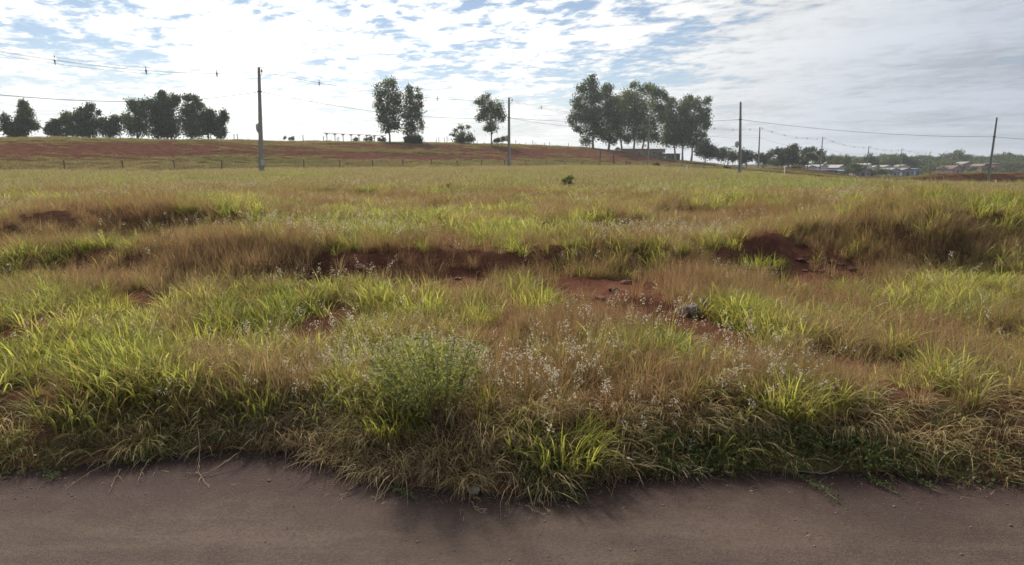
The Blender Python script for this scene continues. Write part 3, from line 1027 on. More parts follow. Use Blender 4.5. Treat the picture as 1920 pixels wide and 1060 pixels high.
# ------------------------------------------------------------------ trees
M_BARK_E = mat_plain('pale_eucalyptus_bark', (0.36, 0.31, 0.26), 0.9, 0.35, 1.2)
M_BARK = mat_plain('dark_bark', (0.12, 0.09, 0.07), 0.9, 0.3, 2.0)
M_EUC = mat_leaf('eucalyptus_leaf', (0.080, 0.122, 0.036), dry=(0.16, 0.15, 0.06), trans=0.38, spec=0.15)
M_EUC2 = mat_leaf('eucalyptus_leaf_light', (0.120, 0.150, 0.042), dry=(0.22, 0.19, 0.07), trans=0.45, spec=0.15)
M_DARK = mat_leaf('dark_evergreen_leaf', (0.065, 0.090, 0.036), dry=(0.12, 0.12, 0.05), trans=0.35, spec=0.1)
M_BUSH = mat_leaf('bush_leaf', (0.090, 0.115, 0.042), dry=(0.16, 0.14, 0.06), trans=0.38, spec=0.1)
M_PALM = mat_leaf('palm_leaf', (0.070, 0.090, 0.035), dry=(0.18, 0.14, 0.06), trans=0.3, spec=0.4)


def crown_mesh(name, lobes, leaf, count, rng, droop=0.5, aspect=2.2, clump=0.16, shell=0.35):
    """lobes: (x, y, z, rx, ry, rz) local; leaf clumps scattered through each lobe with gaps between"""
    vol = np.array([l[3] * l[5] for l in lobes])
    P = []
    for l, v in zip(lobes, vol / vol.sum()):
        nn = max(int(count * v), 20)
        k = max(int(nn / 26), 3)
        d = rng.normal(0, 1, (k, 3))
        d /= np.linalg.norm(d, axis=1, keepdims=True)
        rr = (shell + (1 - shell) * rng.uniform(0, 1, (k, 1))) ** 0.6
        c = d * rr * np.array(l[3:6]) + np.array(l[0:3])
        sel = rng.integers(0, k, nn)
        rad = clump * (l[3] + l[5]) * 0.9 + leaf * 0.5
        p = c[sel] + rng.normal(0, 1, (nn, 3)) * rad * np.array([1, 1, 0.9])
        P.append(p)
    P = np.concatenate(P)
    part = leaflets(P, leaf, aspect, rng, 0.1, 0.0, tilt=(0, 0, -droop))
    v, f, a, d = part
    dd = np.repeat(np.clip(rng.normal(0.10, 0.18, len(P)), 0, 0.8), 4)
    return fast_mesh(name, v, f, {'var': a, 'dry': dd})


def limb_path(a, b, rng, sag=0.0, n=5, wob=0.06):
    a, b = Vector(a), Vector(b)
    L = (b - a).length
    out = []
    for i in range(n):
        f = i / (n - 1)
        p = a.lerp(b, f)
        if 0 < i < n - 1:
            p += Vector(rng.normal(0, wob * L, 3)) * (1 - abs(2 * f - 1)) * 0.7
        p.z += sag * L * math.sin(math.pi * f)
        out.append(p)
    return out


def tree(name, label, group, base_u, base_v, Y, lobes_px, trunk_r=0.25, leaf=0.34, count=2600, mat=None, bark=None, cat='tree', droop=0.5, depth=0.8,
         base_ground=True, trunks=None, clump=0.16, shell=0.35, aspect=2.2, seed=None):
    """lobes measured in the photograph (u, v, ru, rv) are given real size at distance Y and their own depth offsets"""
    rng = np.random.default_rng(seed if seed is not None else abs(hash((base_u * 7 + base_v * 13))) % 99999)
    k = pxm(Y)
    b = at(base_u, base_v, Y)
    gz = tz(b.x, b.y)
    z0 = gz if base_ground else b.z
    root = empty(name, (b.x, b.y, z0))
    lobes = []
    for (u, v, ru, rv) in lobes_px:
        p = at(u, v, Y)
        yo = rng.normal(0, 0.35) * ru * k
        lobes.append((p.x - b.x, yo, p.z - z0, ru * k, max(ru, rv * 0.6) * k * depth, rv * k))
    ar = sum(l[3] * l[5] for l in lobes)
    if Y > 60:
        leaf, count, clump = leaf * 0.66, int(count * 2.9), clump * 0.92
    me = crown_mesh('crown', lobes, leaf, count, rng, droop, aspect, clump, shell)
    link('crown', me, mat or M_EUC, root)
    mb = MB()
    starts = trunks or [(0.0, 1.0)]
    zc = sum(l[2] * l[3] * l[5] for l in lobes) / ar
    xc = sum(l[0] * l[3] * l[5] for l in lobes) / ar
    ztop = max(l[2] for l in lobes)
    for (dxp, fr) in starts:
        top = Vector((xc * 0.8 + dxp * k * 0.6, 0, zc + (ztop - zc) * 0.75 * fr))
        st0 = Vector((dxp * k, 0, -0.4))
        path = limb_path(st0, top, rng, 0, 7, 0.018)
        mb.tube(path, [trunk_r * fr * (1.25 if i == 0 else 1.0) * (1 - 0.13 * i) for i in range(7)], 7)
    for l in lobes:
        zb = max(0.25 * ztop, min(l[2] - l[5] * 0.9, zc)) * 0.92
        a = Vector((xc * 0.8 * zb / max(zc, 0.1), 0, zb))
        e = Vector((l[0], l[1], l[2] + l[5] * 0.2))
        if (e - a).length > 0.4:
            mb.tube(limb_path(a, e, rng, 0.05, 5, 0.05), [trunk_r * q for q in (0.42, 0.33, 0.24, 0.16, 0.07)], 5)
    mb.build('trunk', bark or M_BARK_E, root, smooth=True)
    tag(root, label, cat, group)
    return root


GE = 'eucalyptus trees along the ridge'
tree('eucalyptus_tree', 'tall eucalyptus with one bare trunk, left of the pair behind the clipped bush', GE, 731, 266, 140,
     [(730, 160, 13, 9), (713, 172, 10, 13), (738, 178, 13, 16), (711, 196, 9, 14), (730, 202, 17, 17), (747, 200, 5, 14), (718, 222, 12, 12), (740, 224, 11, 14), (724, 240, 13, 9), (744, 240, 6, 8)],
     0.22, 0.30, 2600)
tree('eucalyptus_tree', 'narrow dark eucalyptus with two peaks behind the clipped bush', GE, 770, 266, 142,
     [(769, 170, 6, 11), (785, 176, 6, 11), (768, 190, 9, 13), (783, 195, 9, 13), (764, 212, 12, 15), (780, 215, 11, 15), (762, 237, 9, 13), (774, 240, 7, 12), (789, 236, 4, 12)],
     0.18, 0.28, 2200, trunks=[(-6, 0.9), (2, 1.0), (15, 0.7)])
tree('eucalyptus_tree', 'lone eucalyptus with open lopsided crown left of the middle pole', GE, 922, 274, 150,
     [(911, 183, 9, 6), (898, 192, 8, 8), (915, 196, 11, 8), (932, 203, 12, 13), (904, 208, 10, 5), (920, 215, 17, 13), (900, 222, 7, 7), (940, 218, 7, 12), (922, 238, 10, 11), (911, 240, 5, 6)],
     0.2, 0.28, 2100)
G8 = [
    ('tallest eucalyptus with pointed top, leftmost of the large grove', 1112, 280, 186,
     [(1112, 146, 5, 7), (1106, 160, 12, 11), (1090, 168, 8, 11), (1112, 180, 19, 14), (1085, 195, 11, 12), (1072, 226, 7, 12), (1096, 212, 22, 20), (1122, 220, 20, 22), (1085, 245, 7, 9), (1112, 246, 22, 12), (1100, 264, 9, 8)], M_EUC, 4200),
    ('eucalyptus with rounded top second from the left in the large grove', 1141, 283, 190,
     [(1138, 166, 8, 8), (1132, 180, 11, 9), (1145, 203, 16, 18), (1150, 228, 14, 20), (1137, 252, 14, 12), (1148, 262, 8, 8)], M_EUC, 2600),
    ('pale yellowish-green eucalyptus filling a gap in the large grove', 1165, 284, 196,
     [(1158, 187, 9, 6), (1168, 206, 12, 18), (1166, 232, 10, 18), (1158, 250, 8, 10), (1177, 258, 10, 8)], M_EUC2, 1700),
    ('broad eucalyptus with small detached top tuft in mid grove', 1187, 286, 192,
     [(1191, 159, 7, 6), (1185, 178, 18, 11), (1211, 167, 12, 8), (1194, 203, 24, 20), (1191, 230, 18, 19), (1201, 252, 16, 12)], M_EUC2, 3200),
    ('sparse see-through eucalyptus right of the mid grove', 1201, 286, 198,
     [(1226, 173, 10, 11), (1241, 176, 9, 9), (1249, 184, 5, 9), (1230, 196, 10, 12), (1240, 214, 8, 16), (1216, 236, 16, 22), (1226, 256, 12, 10)], M_EUC, 2300),
    ('dark eucalyptus behind the shed end in the large grove', 1267, 295, 204,
     [(1258, 192, 8, 8), (1253, 212, 14, 18), (1260, 240, 17, 22), (1249, 262, 12, 12), (1268, 262, 10, 12)], M_EUC, 2600),
    ('eucalyptus with slim white trunk second from the right of the grove', 1280, 297, 206,
     [(1291, 184, 8, 7), (1280, 200, 14, 12), (1282, 226, 18, 20), (1282, 256, 18, 16)], M_EUC, 2600),
    ('rightmost eucalyptus of the grove with ragged outer branches', 1296, 297, 208,
     [(1326, 190, 7, 7), (1308, 197, 12, 11), (1321, 216, 10, 13), (1305, 232, 17, 19), (1326, 236, 6, 9), (1300, 262, 13, 13), (1315, 255, 7, 8)], M_EUC, 2700),
]
for (lb, u, v, Y, lo, mt, cnt) in G8:
    tree('eucalyptus_tree', lb, GE, u, v, Y, lo, 0.34, 0.40, cnt, mt, trunks=[(0, 1.0)])

GL = 'trees of the left skyline thicket'
L12 = [
    ('slender pointed tree near the left edge of the view', 45, 122, [(42, 196, 6, 9), (46, 210, 10, 10), (51, 224, 13, 9), (56, 236, 12, 7)]),
    ('low tree cut by the left edge of the view', 20, 120, [(9, 222, 6, 7), (8, 238, 8, 9), (22, 240, 12, 11), (36, 240, 10, 11), (22, 250, 18, 6)]),
    ('small tree at the left end of the dark thicket', 100, 124, [(103, 232, 7, 7), (96, 244, 9, 8), (109, 246, 9, 9)]),
    ('tree with round side tuft in the left part of the thicket', 136, 126, [(124, 217, 6, 7), (130, 230, 11, 11), (148, 222, 9, 10), (138, 246, 16, 10)]),
    ('tree with high round tuft in the left part of the thicket', 168, 128, [(168, 200, 6, 7), (163, 213, 12, 10), (183, 212, 4, 5), (168, 232, 18, 13), (170, 248, 20, 8)]),
    ('low rounded tree before the middle of the thicket', 205, 126, [(195, 230, 10, 9), (217, 228, 8, 11), (206, 244, 16, 12)]),
    ('tree with two crown tufts left of the thicket peak', 258, 128, [(238, 222, 9, 11), (253, 198, 10, 9), (270, 196, 9, 8), (262, 212, 14, 10), (258, 238, 20, 15)]),
    ('tallest tree of the thicket with a peaked crown', 296, 130, [(303, 174, 6, 6), (302, 184, 10, 7), (296, 200, 15, 11), (292, 224, 20, 18), (296, 246, 20, 10)]),
    ('broad round-crowned tree right of the thicket peak', 322, 131, [(325, 188, 12, 9), (320, 202, 15, 11), (318, 228, 20, 18), (322, 248, 18, 8)]),
    ('tree with arching double top in the right half of the thicket', 358, 130, [(352, 184, 8, 6), (365, 187, 8, 6), (371, 198, 9, 9), (355, 206, 13, 10), (355, 228, 20, 18), (358, 248, 18, 8)]),
    ('lower tree stepping down at the right of the thicket', 390, 128, [(384, 216, 10, 10), (396, 218, 7, 11), (390, 238, 16, 14)]),
    ('last ragged tree at the right end of the thicket', 414, 127, [(418, 218, 6, 9), (411, 228, 8, 9), (414, 246, 9, 11)]),
]
for i, (lb, u, Y, lo) in enumerate(L12):
    tree('skyline_tree', lb, GL, u, 258, Y, lo, 0.2, 0.30, int(600 + 1.9 * sum(a[2] * a[3] for a in lo)), M_DARK if i % 3 else M_EUC, M_BARK)

tree('umbrella_tree', 'flat layered umbrella tree left of the lone eucalyptus', None, 866, 271, 152,
     [(866, 239, 11, 2.2), (877, 238, 6, 1.6), (853, 245, 6, 1.6), (862, 251, 13, 2.6), (850, 253, 6, 1.6), (860, 262, 14, 6), (881, 259, 8, 8), (871, 264, 8, 5)], 0.14, 0.26, 1100, M_BUSH, M_BARK)
tree('umbrella_tree', 'small spreading umbrella tree just left of the middle pole', None, 938, 274, 148,
     [(934, 263, 7, 2.4), (944, 261, 7, 2.4), (929, 265, 4, 2)], 0.08, 0.24, 260, M_BUSH, M_BARK, trunks=[(-4, 0.9), (3, 1.0)])
tree('dark_tree', 'dark spreading tree at the right foot of the grove', None, 1322, 298, 224,
     [(1322, 270, 10, 8), (1334, 278, 10, 6), (1312, 282, 10, 10), (1330, 289, 14, 8), (1343, 283, 5, 3)], 0.25, 0.42, 1500, M_DARK, M_BARK)
tree('leafy_bush', 'rounded green bush left of the palm', None, 1352, 300, 222, [(1352, 285, 8, 6), (1356, 293, 12, 7)], 0.1, 0.40, 520, M_BUSH, M_BARK, cat='bush')
tree('leafy_bush', 'broad green bush under the palm', None, 1374, 304, 226, [(1370, 289, 8, 5), (1379, 294, 10, 7)], 0.1, 0.40, 520, M_BUSH, M_BARK, cat='bush')
tree('dark_tree', 'dark round tree just right of the tall plain pole', None, 1400, 307, 228, [(1396, 287, 9, 6), (1404, 293, 10, 8), (1394, 299, 9, 7)], 0.2, 0.42, 900, M_DARK, M_BARK)
tree('dark_tree', 'low dark tree beside the second bracketed pole from the right group', None, 1430, 309, 232, [(1424, 295, 9, 7), (1438, 294, 9, 7), (1446, 287, 5, 5), (1432, 302, 14, 6)], 0.2, 0.42, 1000, M_DARK, M_BARK)
tree('dark_tree', 'large dark tree with a high right shoulder', None, 1478, 314, 222,
     [(1488, 275, 6, 5), (1485, 284, 12, 7), (1468, 286, 10, 7), (1456, 284, 5, 5), (1476, 297, 17, 11), (1460, 303, 10, 7), (1493, 302, 8, 8)], 0.3, 0.42, 2300, M_DARK, M_BARK)
tree('street_tree', 'flat-topped tree with side branch and reddish trunk beside the houses', None, 1514, 318, 216,
     [(1508, 284, 8, 4), (1521, 282, 7, 4), (1516, 292, 14, 6), (1506, 302, 10, 4), (1526, 298, 6, 5), (1535, 287, 5, 4), (1540, 283, 3, 3)], 0.2, 0.38, 1050, M_BUSH, mat_plain('reddish_bark', (0.16, 0.07, 0.05), 0.9))
tree('leafy_bush', 'pale green low bush at the foot of the dark tree row', None, 1450, 311, 215, [(1447, 304, 8, 5), (1456, 306, 6, 4)], 0.06, 0.32, 300, M_BUSH, M_BARK, cat='bush')
tree('leafy_bush', 'low green bush in front of the street tree', None, 1490, 321, 190, [(1488, 315, 7, 4), (1497, 318, 6, 4)], 0.06, 0.32, 300, M_BUSH, M_BARK, cat='bush')
tree('leafy_bush', 'clipped dome bush under the narrow eucalyptus', None, 775, 267, 138, [(775, 261, 15, 6.5), (764, 263, 6, 5), (786, 263, 6, 5)], 0.12, 0.26, 900, M_DARK, M_BARK, cat='bush', shell=0.1)
tree('leafy_bush', 'small shrub under the left of the long open shelter', None, 669, 264, 152, [(668, 262, 4, 2.5)], 0.05, 0.2, 110, M_BUSH, M_BARK, cat='bush')
tree('leafy_bush', 'wide shrub under the middle of the long open shelter', None, 690, 265, 152, [(687, 262, 6, 3), (696, 260, 5, 4)], 0.05, 0.2, 220, M_BUSH, M_BARK, cat='bush')
tree('leafy_bush', 'boxy shrub at the right end of the long open shelter', None, 716, 265, 152, [(712, 262, 5, 3), (720, 262, 5, 3.4)], 0.05, 0.2, 220, M_BUSH, M_BARK, cat='bush')
tree('leafy_bush', 'tiny dark shrub on the skyline right of the first pole', None, 546, 262, 120, [(546, 260, 5, 2), (533, 259, 2, 2)], 0.04, 0.18, 110, M_BUSH, M_BARK, cat='bush')
tree('leafy_bush', 'dark rounded shrub low on the slope by the tall plain pole', None, 1365, 319, 118, [(1361, 315, 3.6, 3), (1368, 316, 3.2, 2.4)], 0.05, 0.16, 240, M_DARK, M_BARK, cat='bush')
tree('leafy_bush', 'small green bush at the foot of the pole before the grove', None, 1228, 316, 110, [(1226, 311, 6, 3), (1233, 309, 3, 4)], 0.05, 0.18, 220, M_BUSH, M_BARK, cat='bush')
gx, gy = ground_at(1068, 352)
tree('leafy_bush', 'lone green shrub standing in the middle of the field', None, 1068, 352, gy, [(1060, 338, 7, 6), (1072, 336, 8, 7), (1066, 345, 10, 6)], 0.012, 0.045, 420, M_EUC2, M_BARK, cat='bush', clump=0.10)
gx, gy = ground_at(845, 364)
tree('leafy_bush', 'small dark weed bush in the field left of the middle', None, 845, 364, gy, [(845, 354, 5, 7), (841, 348, 3, 4)], 0.010, 0.04, 180, M_EUC2, M_BARK, cat='bush', clump=0.10)

# palm
pb = at(1365, 302, 236)
palm = empty('palm_tree', (pb.x, pb.y, tz(pb.x, pb.y)))
tag(palm, 'palm with drooping fronds between the grove and the tall plain pole', 'palm')
ph = at(1365, 279, 236).z - palm.location.z
MB().tube([(0, 0, -0.3), (0.1, 0, ph * 0.5), (0.05, 0, ph)], [0.26, 0.2, 0.17], 8).build('trunk', M_BARK, palm, True)
prng = np.random.default_rng(5)
for i in range(15):
    a = i * 2.399
    el = 1.1 - 0.095 * i
    m = MB()
    pt = [Vector((0.05, 0, ph))]
    L = 2.9
    dirh = Vector((math.cos(a), math.sin(a), 0))
    for j in range(1, 8):
        e2 = el - 0.20 * j
        pt.append(pt[-1] + (dirh * math.cos(e2) + Vector((0, 0, math.sin(e2)))) * L / 7)
    m.tube(pt, [0.03] * 8, 3)
    side = Vector((-dirh.y, dirh.x, 0))
    for j in range(1, 8):
        for sg in (-1, 1):
            for q in (0.0, 0.5):
                p = pt[j - 1].lerp(pt[j], q)
                tip = p + side * sg * 0.55 * (1.15 - j / 9) + (pt[j] - pt[j - 1]) * 0.7 + Vector((0, 0, -0.22))
                wv = (pt[j] - pt[j - 1]) * 0.22
                b = len(m.v)
                m.v += [tuple(p - wv), tuple(p + wv), tuple(tip)]
                m.f.append((b, b + 1, b + 2))
    m.build('frond', M_PALM, palm)

# generic round trees of the town and the far slope: a few shapes, copied one by one
proto = []
prng = np.random.default_rng(77)
for i in range(5):
    lob = [(prng.normal(0, 0.28), prng.normal(0, 0.28), 0.62 + prng.normal(0, 0.08), 0.36 + prng.uniform(-.06, .1), 0.36, 0.22 + prng.uniform(-.04, .06)) for _ in range(5)]
    lob.append((0, 0, 0.75, 0.3, 0.3, 0.2))
    cm = crown_mesh('crown', lob, 0.055, 1900, prng, 0.1, 1.5, 0.14, 0.3)
    cm.materials.append(M_DARK if i % 2 else M_BUSH)
    t_ = MB().tube([(0, 0, -0.15), (0.01, 0, 0.3), (0, 0.02, 0.62)], [0.05, 0.035, 0.02], 6)
    for l in lob[:4]:
        t_.tube([(0.01, 0, 0.3), (l[0] * 0.6, l[1] * 0.6, 0.5), (l[0], l[1], l[2])], [0.025, 0.018, 0.008], 4)
    tm = t_.mesh('trunk', True)
    tm.materials.append(M_BARK)
    proto.append((cm, tm))
FAR = [  # u, v of crown middle, half width px, Y, label
    (1540, 301, 9, 262, 'round dark tree behind the blue building'),
    (1557, 303, 8, 275, 'low pale-green tree behind the white houses'),
    (1573, 302, 10, 268, 'dome-shaped tree behind the houses right of the blue building'),
    (1589, 304, 7, 270, 'small dark tree right of the dome-shaped one'),
    (1601, 313, 11, 232, 'bushy olive tree between the grey house and the brown roof'),
    (1590, 320, 8, 222, 'low dark tree beside the blue building'),
    (1632, 302, 13, 285, 'dark broad tree behind the fourth bracketed pole'),
    (1648, 321, 13, 236, 'round dark green tree in front of the town wall'),
    (1663, 322, 10, 240, 'dark tree right beside the round one by the town wall'),
    (1672, 302, 17, 330, 'left shoulder of the first wooded rise, a wide tree'),
    (1692, 301, 16, 335, 'tall wide tree under the fifth bracketed pole'),
    (1710, 302, 14, 338, 'wide tree right of the fifth bracketed pole'),
    (1735, 306, 12, 350, 'grey-green tree in the dip between the two wooded rises'),
    (1750, 302, 13, 355, 'rounded tree left of the highest dome on the skyline'),
    (1764, 312, 12, 330, 'lower tree in front of the dip between the rises'),
    (1791, 294, 15, 380, 'highest dome-shaped tree on the right skyline'),
    (1808, 298, 13, 384, 'tree sloping down right of the highest dome'),
    (1822, 303, 10, 372, 'small tree above the red-roofed houses'),
    (1842, 300, 11, 378, 'flat tree just left of the leaning pole'),
    (1876, 297, 13, 382, 'broad tree right of the leaning pole on the skyline'),
    (1893, 296, 14, 388, 'second broad tree right of the leaning pole on the skyline'),
    (1912, 299, 12, 390, 'skyline tree at the right edge of the view'),
    (1838, 309, 9, 318, 'low round tree between the two red houses'),
    (1822, 317, 8, 300, 'small tree in front of the left red-roofed house'),
    (1888, 311, 13, 320, 'mid-slope tree right of the red-walled house'),
    (1908, 313, 13, 322, 'mid-slope tree near the right edge of the view'),
    (1780, 313, 12, 318, 'mid-slope tree left of the red-roofed houses'),
    (1745, 318, 13, 290, 'bushy tree behind the red berm'),
    (1895, 322, 12, 285, 'tree behind the berm near the right edge'),
    (1925, 318, 13, 300, 'tree cut by the right edge of the view'),
    (1618, 318, 7, 240, 'small tree left of the white gabled house'),
    (1500, 306, 8, 260, 'tree top peeping left of the street tree'),
    (1728, 322, 8, 275, 'small tree right of the teal wall'),
    (1860, 318, 8, 296, 'small tree below the red-walled house'),
]
for i, (u, v, hw, Y, lb) in enumerate(FAR):
    p = at(u, v, Y)
    gz = tz(p.x, p.y)
    sx = hw * pxm(Y) / (0.60 if Y < 245 else 0.52)
    hgt = max(p.z - gz, 1.2) / 0.66
    cm, tm = proto[i % 5]
    e = empty('town_tree', (p.x, p.y, gz), i * 1.7)
    e.scale = (sx, sx, max(hgt, sx * 0.75))
    link('crown', cm, None, e)
    link('trunk', tm, None, e)
    tag(e, lb, 'tree', 'trees of the town and the far slope')

# unbroken woodland that closes the far slope behind the town trees
library('wood_crown', [p[0] for p in proto])
wr_ = np.random.default_rng(31)
n = 420
yy = wr_.uniform(335, 520, n)
xx = yy * wr_.uniform(0.50, 1.05, n)
zz = terrain(xx, yy)
sz = wr_.uniform(5.5, 9.5, n)
scatter('far_wood', 'wood_crown', np.stack([xx, yy, zz - 1.8], -1), np.stack([xx * 0, xx * 0, wr_.uniform(0, 6.28, n)], -1),
        np.stack([sz, sz, sz * wr_.uniform(0.55, 0.85, n)], -1), np.ones((n, 3)), 'unbroken dark woodland covering the far right slope', 'woodland')

# ------------------------------------------------------------------ utility poles and cables
M_CONC = mat_plain('weathered_concrete', (0.30, 0.285, 0.26), 0.9, 0.22, 1.5, bump=0.2)
M_STEEL = mat_plain('galvanised_steel', (0.30, 0.31, 0.32), 0.5, 0.15, 3.0, metal=0.6)
M_CABLE = mat_plain('black_cable', (0.03, 0.03, 0.032), 0.6, 0.1)
M_INS = mat_plain('dark_insulator', (0.06, 0.055, 0.055), 0.4, 0.1)
M_PALE = mat_plain('pale_plastic', (0.50, 0.49, 0.42), 0.6, 0.1)
WD = Vector((DV[0], DV[1], 0)).normalized()
WN = Vector((NV[0], NV[1], 0)).normalized()
PRZ = math.atan2(DV[1], DV[0])


def pole(u, v, Y, h, label, bracket=True, lean=0.0, lamp=False, lv=0.78, meter=False, group='concrete utility poles', thick=1.0):
    b = at(u, v, Y)
    z = tz(b.x, b.y)
    root = empty('utility_pole', (b.x, b.y, z), PRZ)
    root.rotation_euler = (0, lean, PRZ) if False else (0, 0, PRZ)
    h = h + (b.z - z)                    # top where the photograph shows it
    m = MB()
    segs = 7
    for sg, (w0, d0) in enumerate(((0.40, 0.12), (0.40, 0.12))):
        pass
    # double-T shaft: two flanges joined by a thin web
    f0, f1 = 0.40 * thick, 0.20 * thick
    d0, d1 = 0.30 * thick, 0.16 * thick
    for sgn in (-1, 1):
        b0 = len(m.v)
        for zz, wv, dv in ((-0.5, f0, d0), (h, f1, d1)):
            yo = sgn * (dv / 2 - dv * 0.16)
            for (xx, yy) in ((-wv / 2, -dv * 0.16), (wv / 2, -dv * 0.16), (wv / 2, dv * 0.16), (-wv / 2, dv * 0.16)):
                m.v.append((xx, yo + yy, zz))
        m.f += [tuple(b0 + i for i in q) for q in ((3, 2, 1, 0), (4, 5, 6, 7), (0, 1, 5, 4), (1, 2, 6, 5), (2, 3, 7, 6), (3, 0, 4, 7))]
    b0 = len(m.v)
    for zz, wv, dv in ((-0.5, f0, d0), (h - 0.002, f1, d1)):
        for (xx, yy) in ((-wv * 0.3, -dv * 0.2), (wv * 0.3, -dv * 0.2), (wv * 0.3, dv * 0.2), (-wv * 0.3, dv * 0.2)):
            m.v.append((xx, yy, zz))
    m.f += [tuple(b0 + i for i in q) for q in ((3, 2, 1, 0), (4, 5, 6, 7), (0, 1, 5, 4), (1, 2, 6, 5), (2, 3, 7, 6), (3, 0, 4, 7))]
    m.build('shaft', M_CONC, root)
    for q in (0.55, 0.62, 0.70):
        MB().box((0, 0, h * q), (0.30 * thick, 0.26 * thick, 0.05)).build('band', M_STEEL, root)
    # the lean of a whole pole
    if lean:
        root.rotation_euler = (Vector((0, 0, 1)).rotation_difference(Vector((math.sin(lean), 0, math.cos(lean)))) @ root.rotation_euler.to_quaternion()).to_euler()
    if bracket:
        br = MB()
        br.tube([(0, -0.05, h - 0.12), (0, -0.45, h + 0.02), (0, -0.62, h - 0.08)], 0.028, 5)
        br.tube([(0, -0.05, h - 0.85), (0, -0.60, h - 0.72)], 0.028, 5)
        br.tube([(0, -0.60, h - 0.72), (0, -0.62, h - 0.08)], 0.022, 5)
        bo = br.build('bracket', M_STEEL, root)
        MB().tube([(0, -0.62, h - 0.52), (0, -0.62, h - 0.46), (0, -0.62, h - 0.40), (0, -0.62, h - 0.34), (0, -0.62, h - 0.26)], [0.05, 0.09, 0.05, 0.09, 0.04], 8).build('insulator', M_INS, bo)
    MB().box((0, 0, h * lv), (0.34 * thick, 0.32 * thick, 0.10)).build('cable_clamp', M_INS, root)
    if lamp:
        lm = MB().tube([(0, 0.0, h * 0.455), (0, 0.55, h * 0.47)], 0.03, 6)
        lo = lm.build('lamp_arm', M_STEEL, root)
        hd = MB()
        hd.tube([(0, 0.35, h * 0.385), (0, 0.42, h * 0.40), (0, 0.45, h * 0.43), (0, 0.45, h * 0.465), (0, 0.40, h * 0.48)], [0.05, 0.17, 0.24, 0.24, 0.08], 10)
        hd.build('lamp_head', M_PALE, lo, True)
    if meter:
        MB().box((0.02, -0.24, 1.0), (0.30, 0.20, 0.55)).build('meter_box', M_PALE, root)
    tag(root, label, 'pole', group)
    bpy.context.view_layer.update()
    mw = root.matrix_world
    return dict(top=mw @ Vector((0, -0.62, h - 0.45)), low=mw @ Vector((0, 0, h * lv)), root=root)


P1 = pole(490, 318, 60, 9.45, 'tallest concrete pole with top bracket, left of the paired eucalyptus', lamp=True, lv=0.775, meter=True, lean=0.048)
P2 = pole(954.5, 313, 89, 9.55, 'bracketed concrete pole at the centre beside the lone eucalyptus', lamp=True, lv=0.72, lean=-0.0)
P3 = pole(1214, 316, 118, 9.6, 'bracketed concrete pole standing before the large grove', lv=0.80)
P4 = pole(1422, 312, 155, 9.5, 'bracketed concrete pole right of the tall plain pole', lv=0.76, lean=-0.03)
P5 = pole(1537, 322, 187, 10.2, 'bracketed concrete pole beside the street tree', lv=0.76)
P6 = pole(1624, 326, 215, 9.4, 'bracketed concrete pole over the brown-roofed house', lv=0.76)
P7 = pole(1686, 326, 242, 9.6, 'bracketed concrete pole on the wooded rise, right of the brown-roofed house', lv=0.76, thick=1.1)
P8 = pole(1739, 326, 275, 9.6, 'farthest bracketed concrete pole, in the dip between the wooded rises', lv=0.76)
Q1 = pole(1387.5, 323, 80, 8.75, 'plain concrete pole without bracket, standing before the palm and dark trees', bracket=False, lamp=True, lv=0.765, lean=-0.055)
Q2 = pole(1852, 346, 82, 8.6, 'leaning plain concrete pole near the right edge of the view', bracket=False, lv=0.74, lean=0.0)
# poles just outside the frame that carry the cable ends
P0 = pole(-700, 330, 27, 9.6, 'bracketed concrete pole beyond the left edge of the view', lv=0.66)
Q3 = pole(2500, 372, 84, 8.6, 'plain concrete pole beyond the right edge of the view', bracket=False, lv=0.74)


def sag_pts(a, b, sag, n=22):
    out = []
    for i in range(n + 1):
        f = i / n
        p = a.lerp(b, f)
        p.z -= sag * 4 * f * (1 - f)
        out.append(p)
    return out


def hv_span(a, b, sag, label, nsp, offs=0.0):
    root = empty('spaced_cable', a['top'])
    tag(root, label, 'power line', 'spaced high-voltage cables')
    o = a['top']
    for (dzz, dn) in ((0.22, 0.0), (0.0, -0.17), (0.0, 0.17), (-0.22, 0.0)):
        pt = [p - o + Vector((0, 0, dzz)) + WN * dn for p in sag_pts(a['top'], b['top'], sag)]
        MB().tube(pt, 0.007 if dzz > 0.1 else 0.009, 4).build('conductor', M_CABLE, root)
    pts_ = sag_pts(a['top'], b['top'], sag, 200)
    for i in range(nsp):
        p = pts_[int(200 * (i + 0.75 + offs) / (nsp + 0.5))] - o
        sp_m = MB()
        sp_m.tube([p + Vector((0, 0, 0.30)), p + Vector((0, 0, -0.30))], 0.026, 5)
        sp_m.tube([p + WN * 0.20, p + Vector((0, 0, 0.12)), p - WN * 0.20], 0.026, 5)
        sp_m.tube([p + WN * 0.20, p + Vector((0, 0, -0.24)), p - WN * 0.20], 0.022, 5)
        sp_m.build('spacer', M_INS, root)


def lv_span(a, b, sag, label, r=0.019):
    o = a['low']
    pt = [p - o for p in sag_pts(a['low'], b['low'], sag)]
    ob = MB().tube(pt, r, 5).build('bundled_cable', M_CABLE, None, loc=o)
    tag(ob, label, 'power line', 'bundled low-voltage cables')


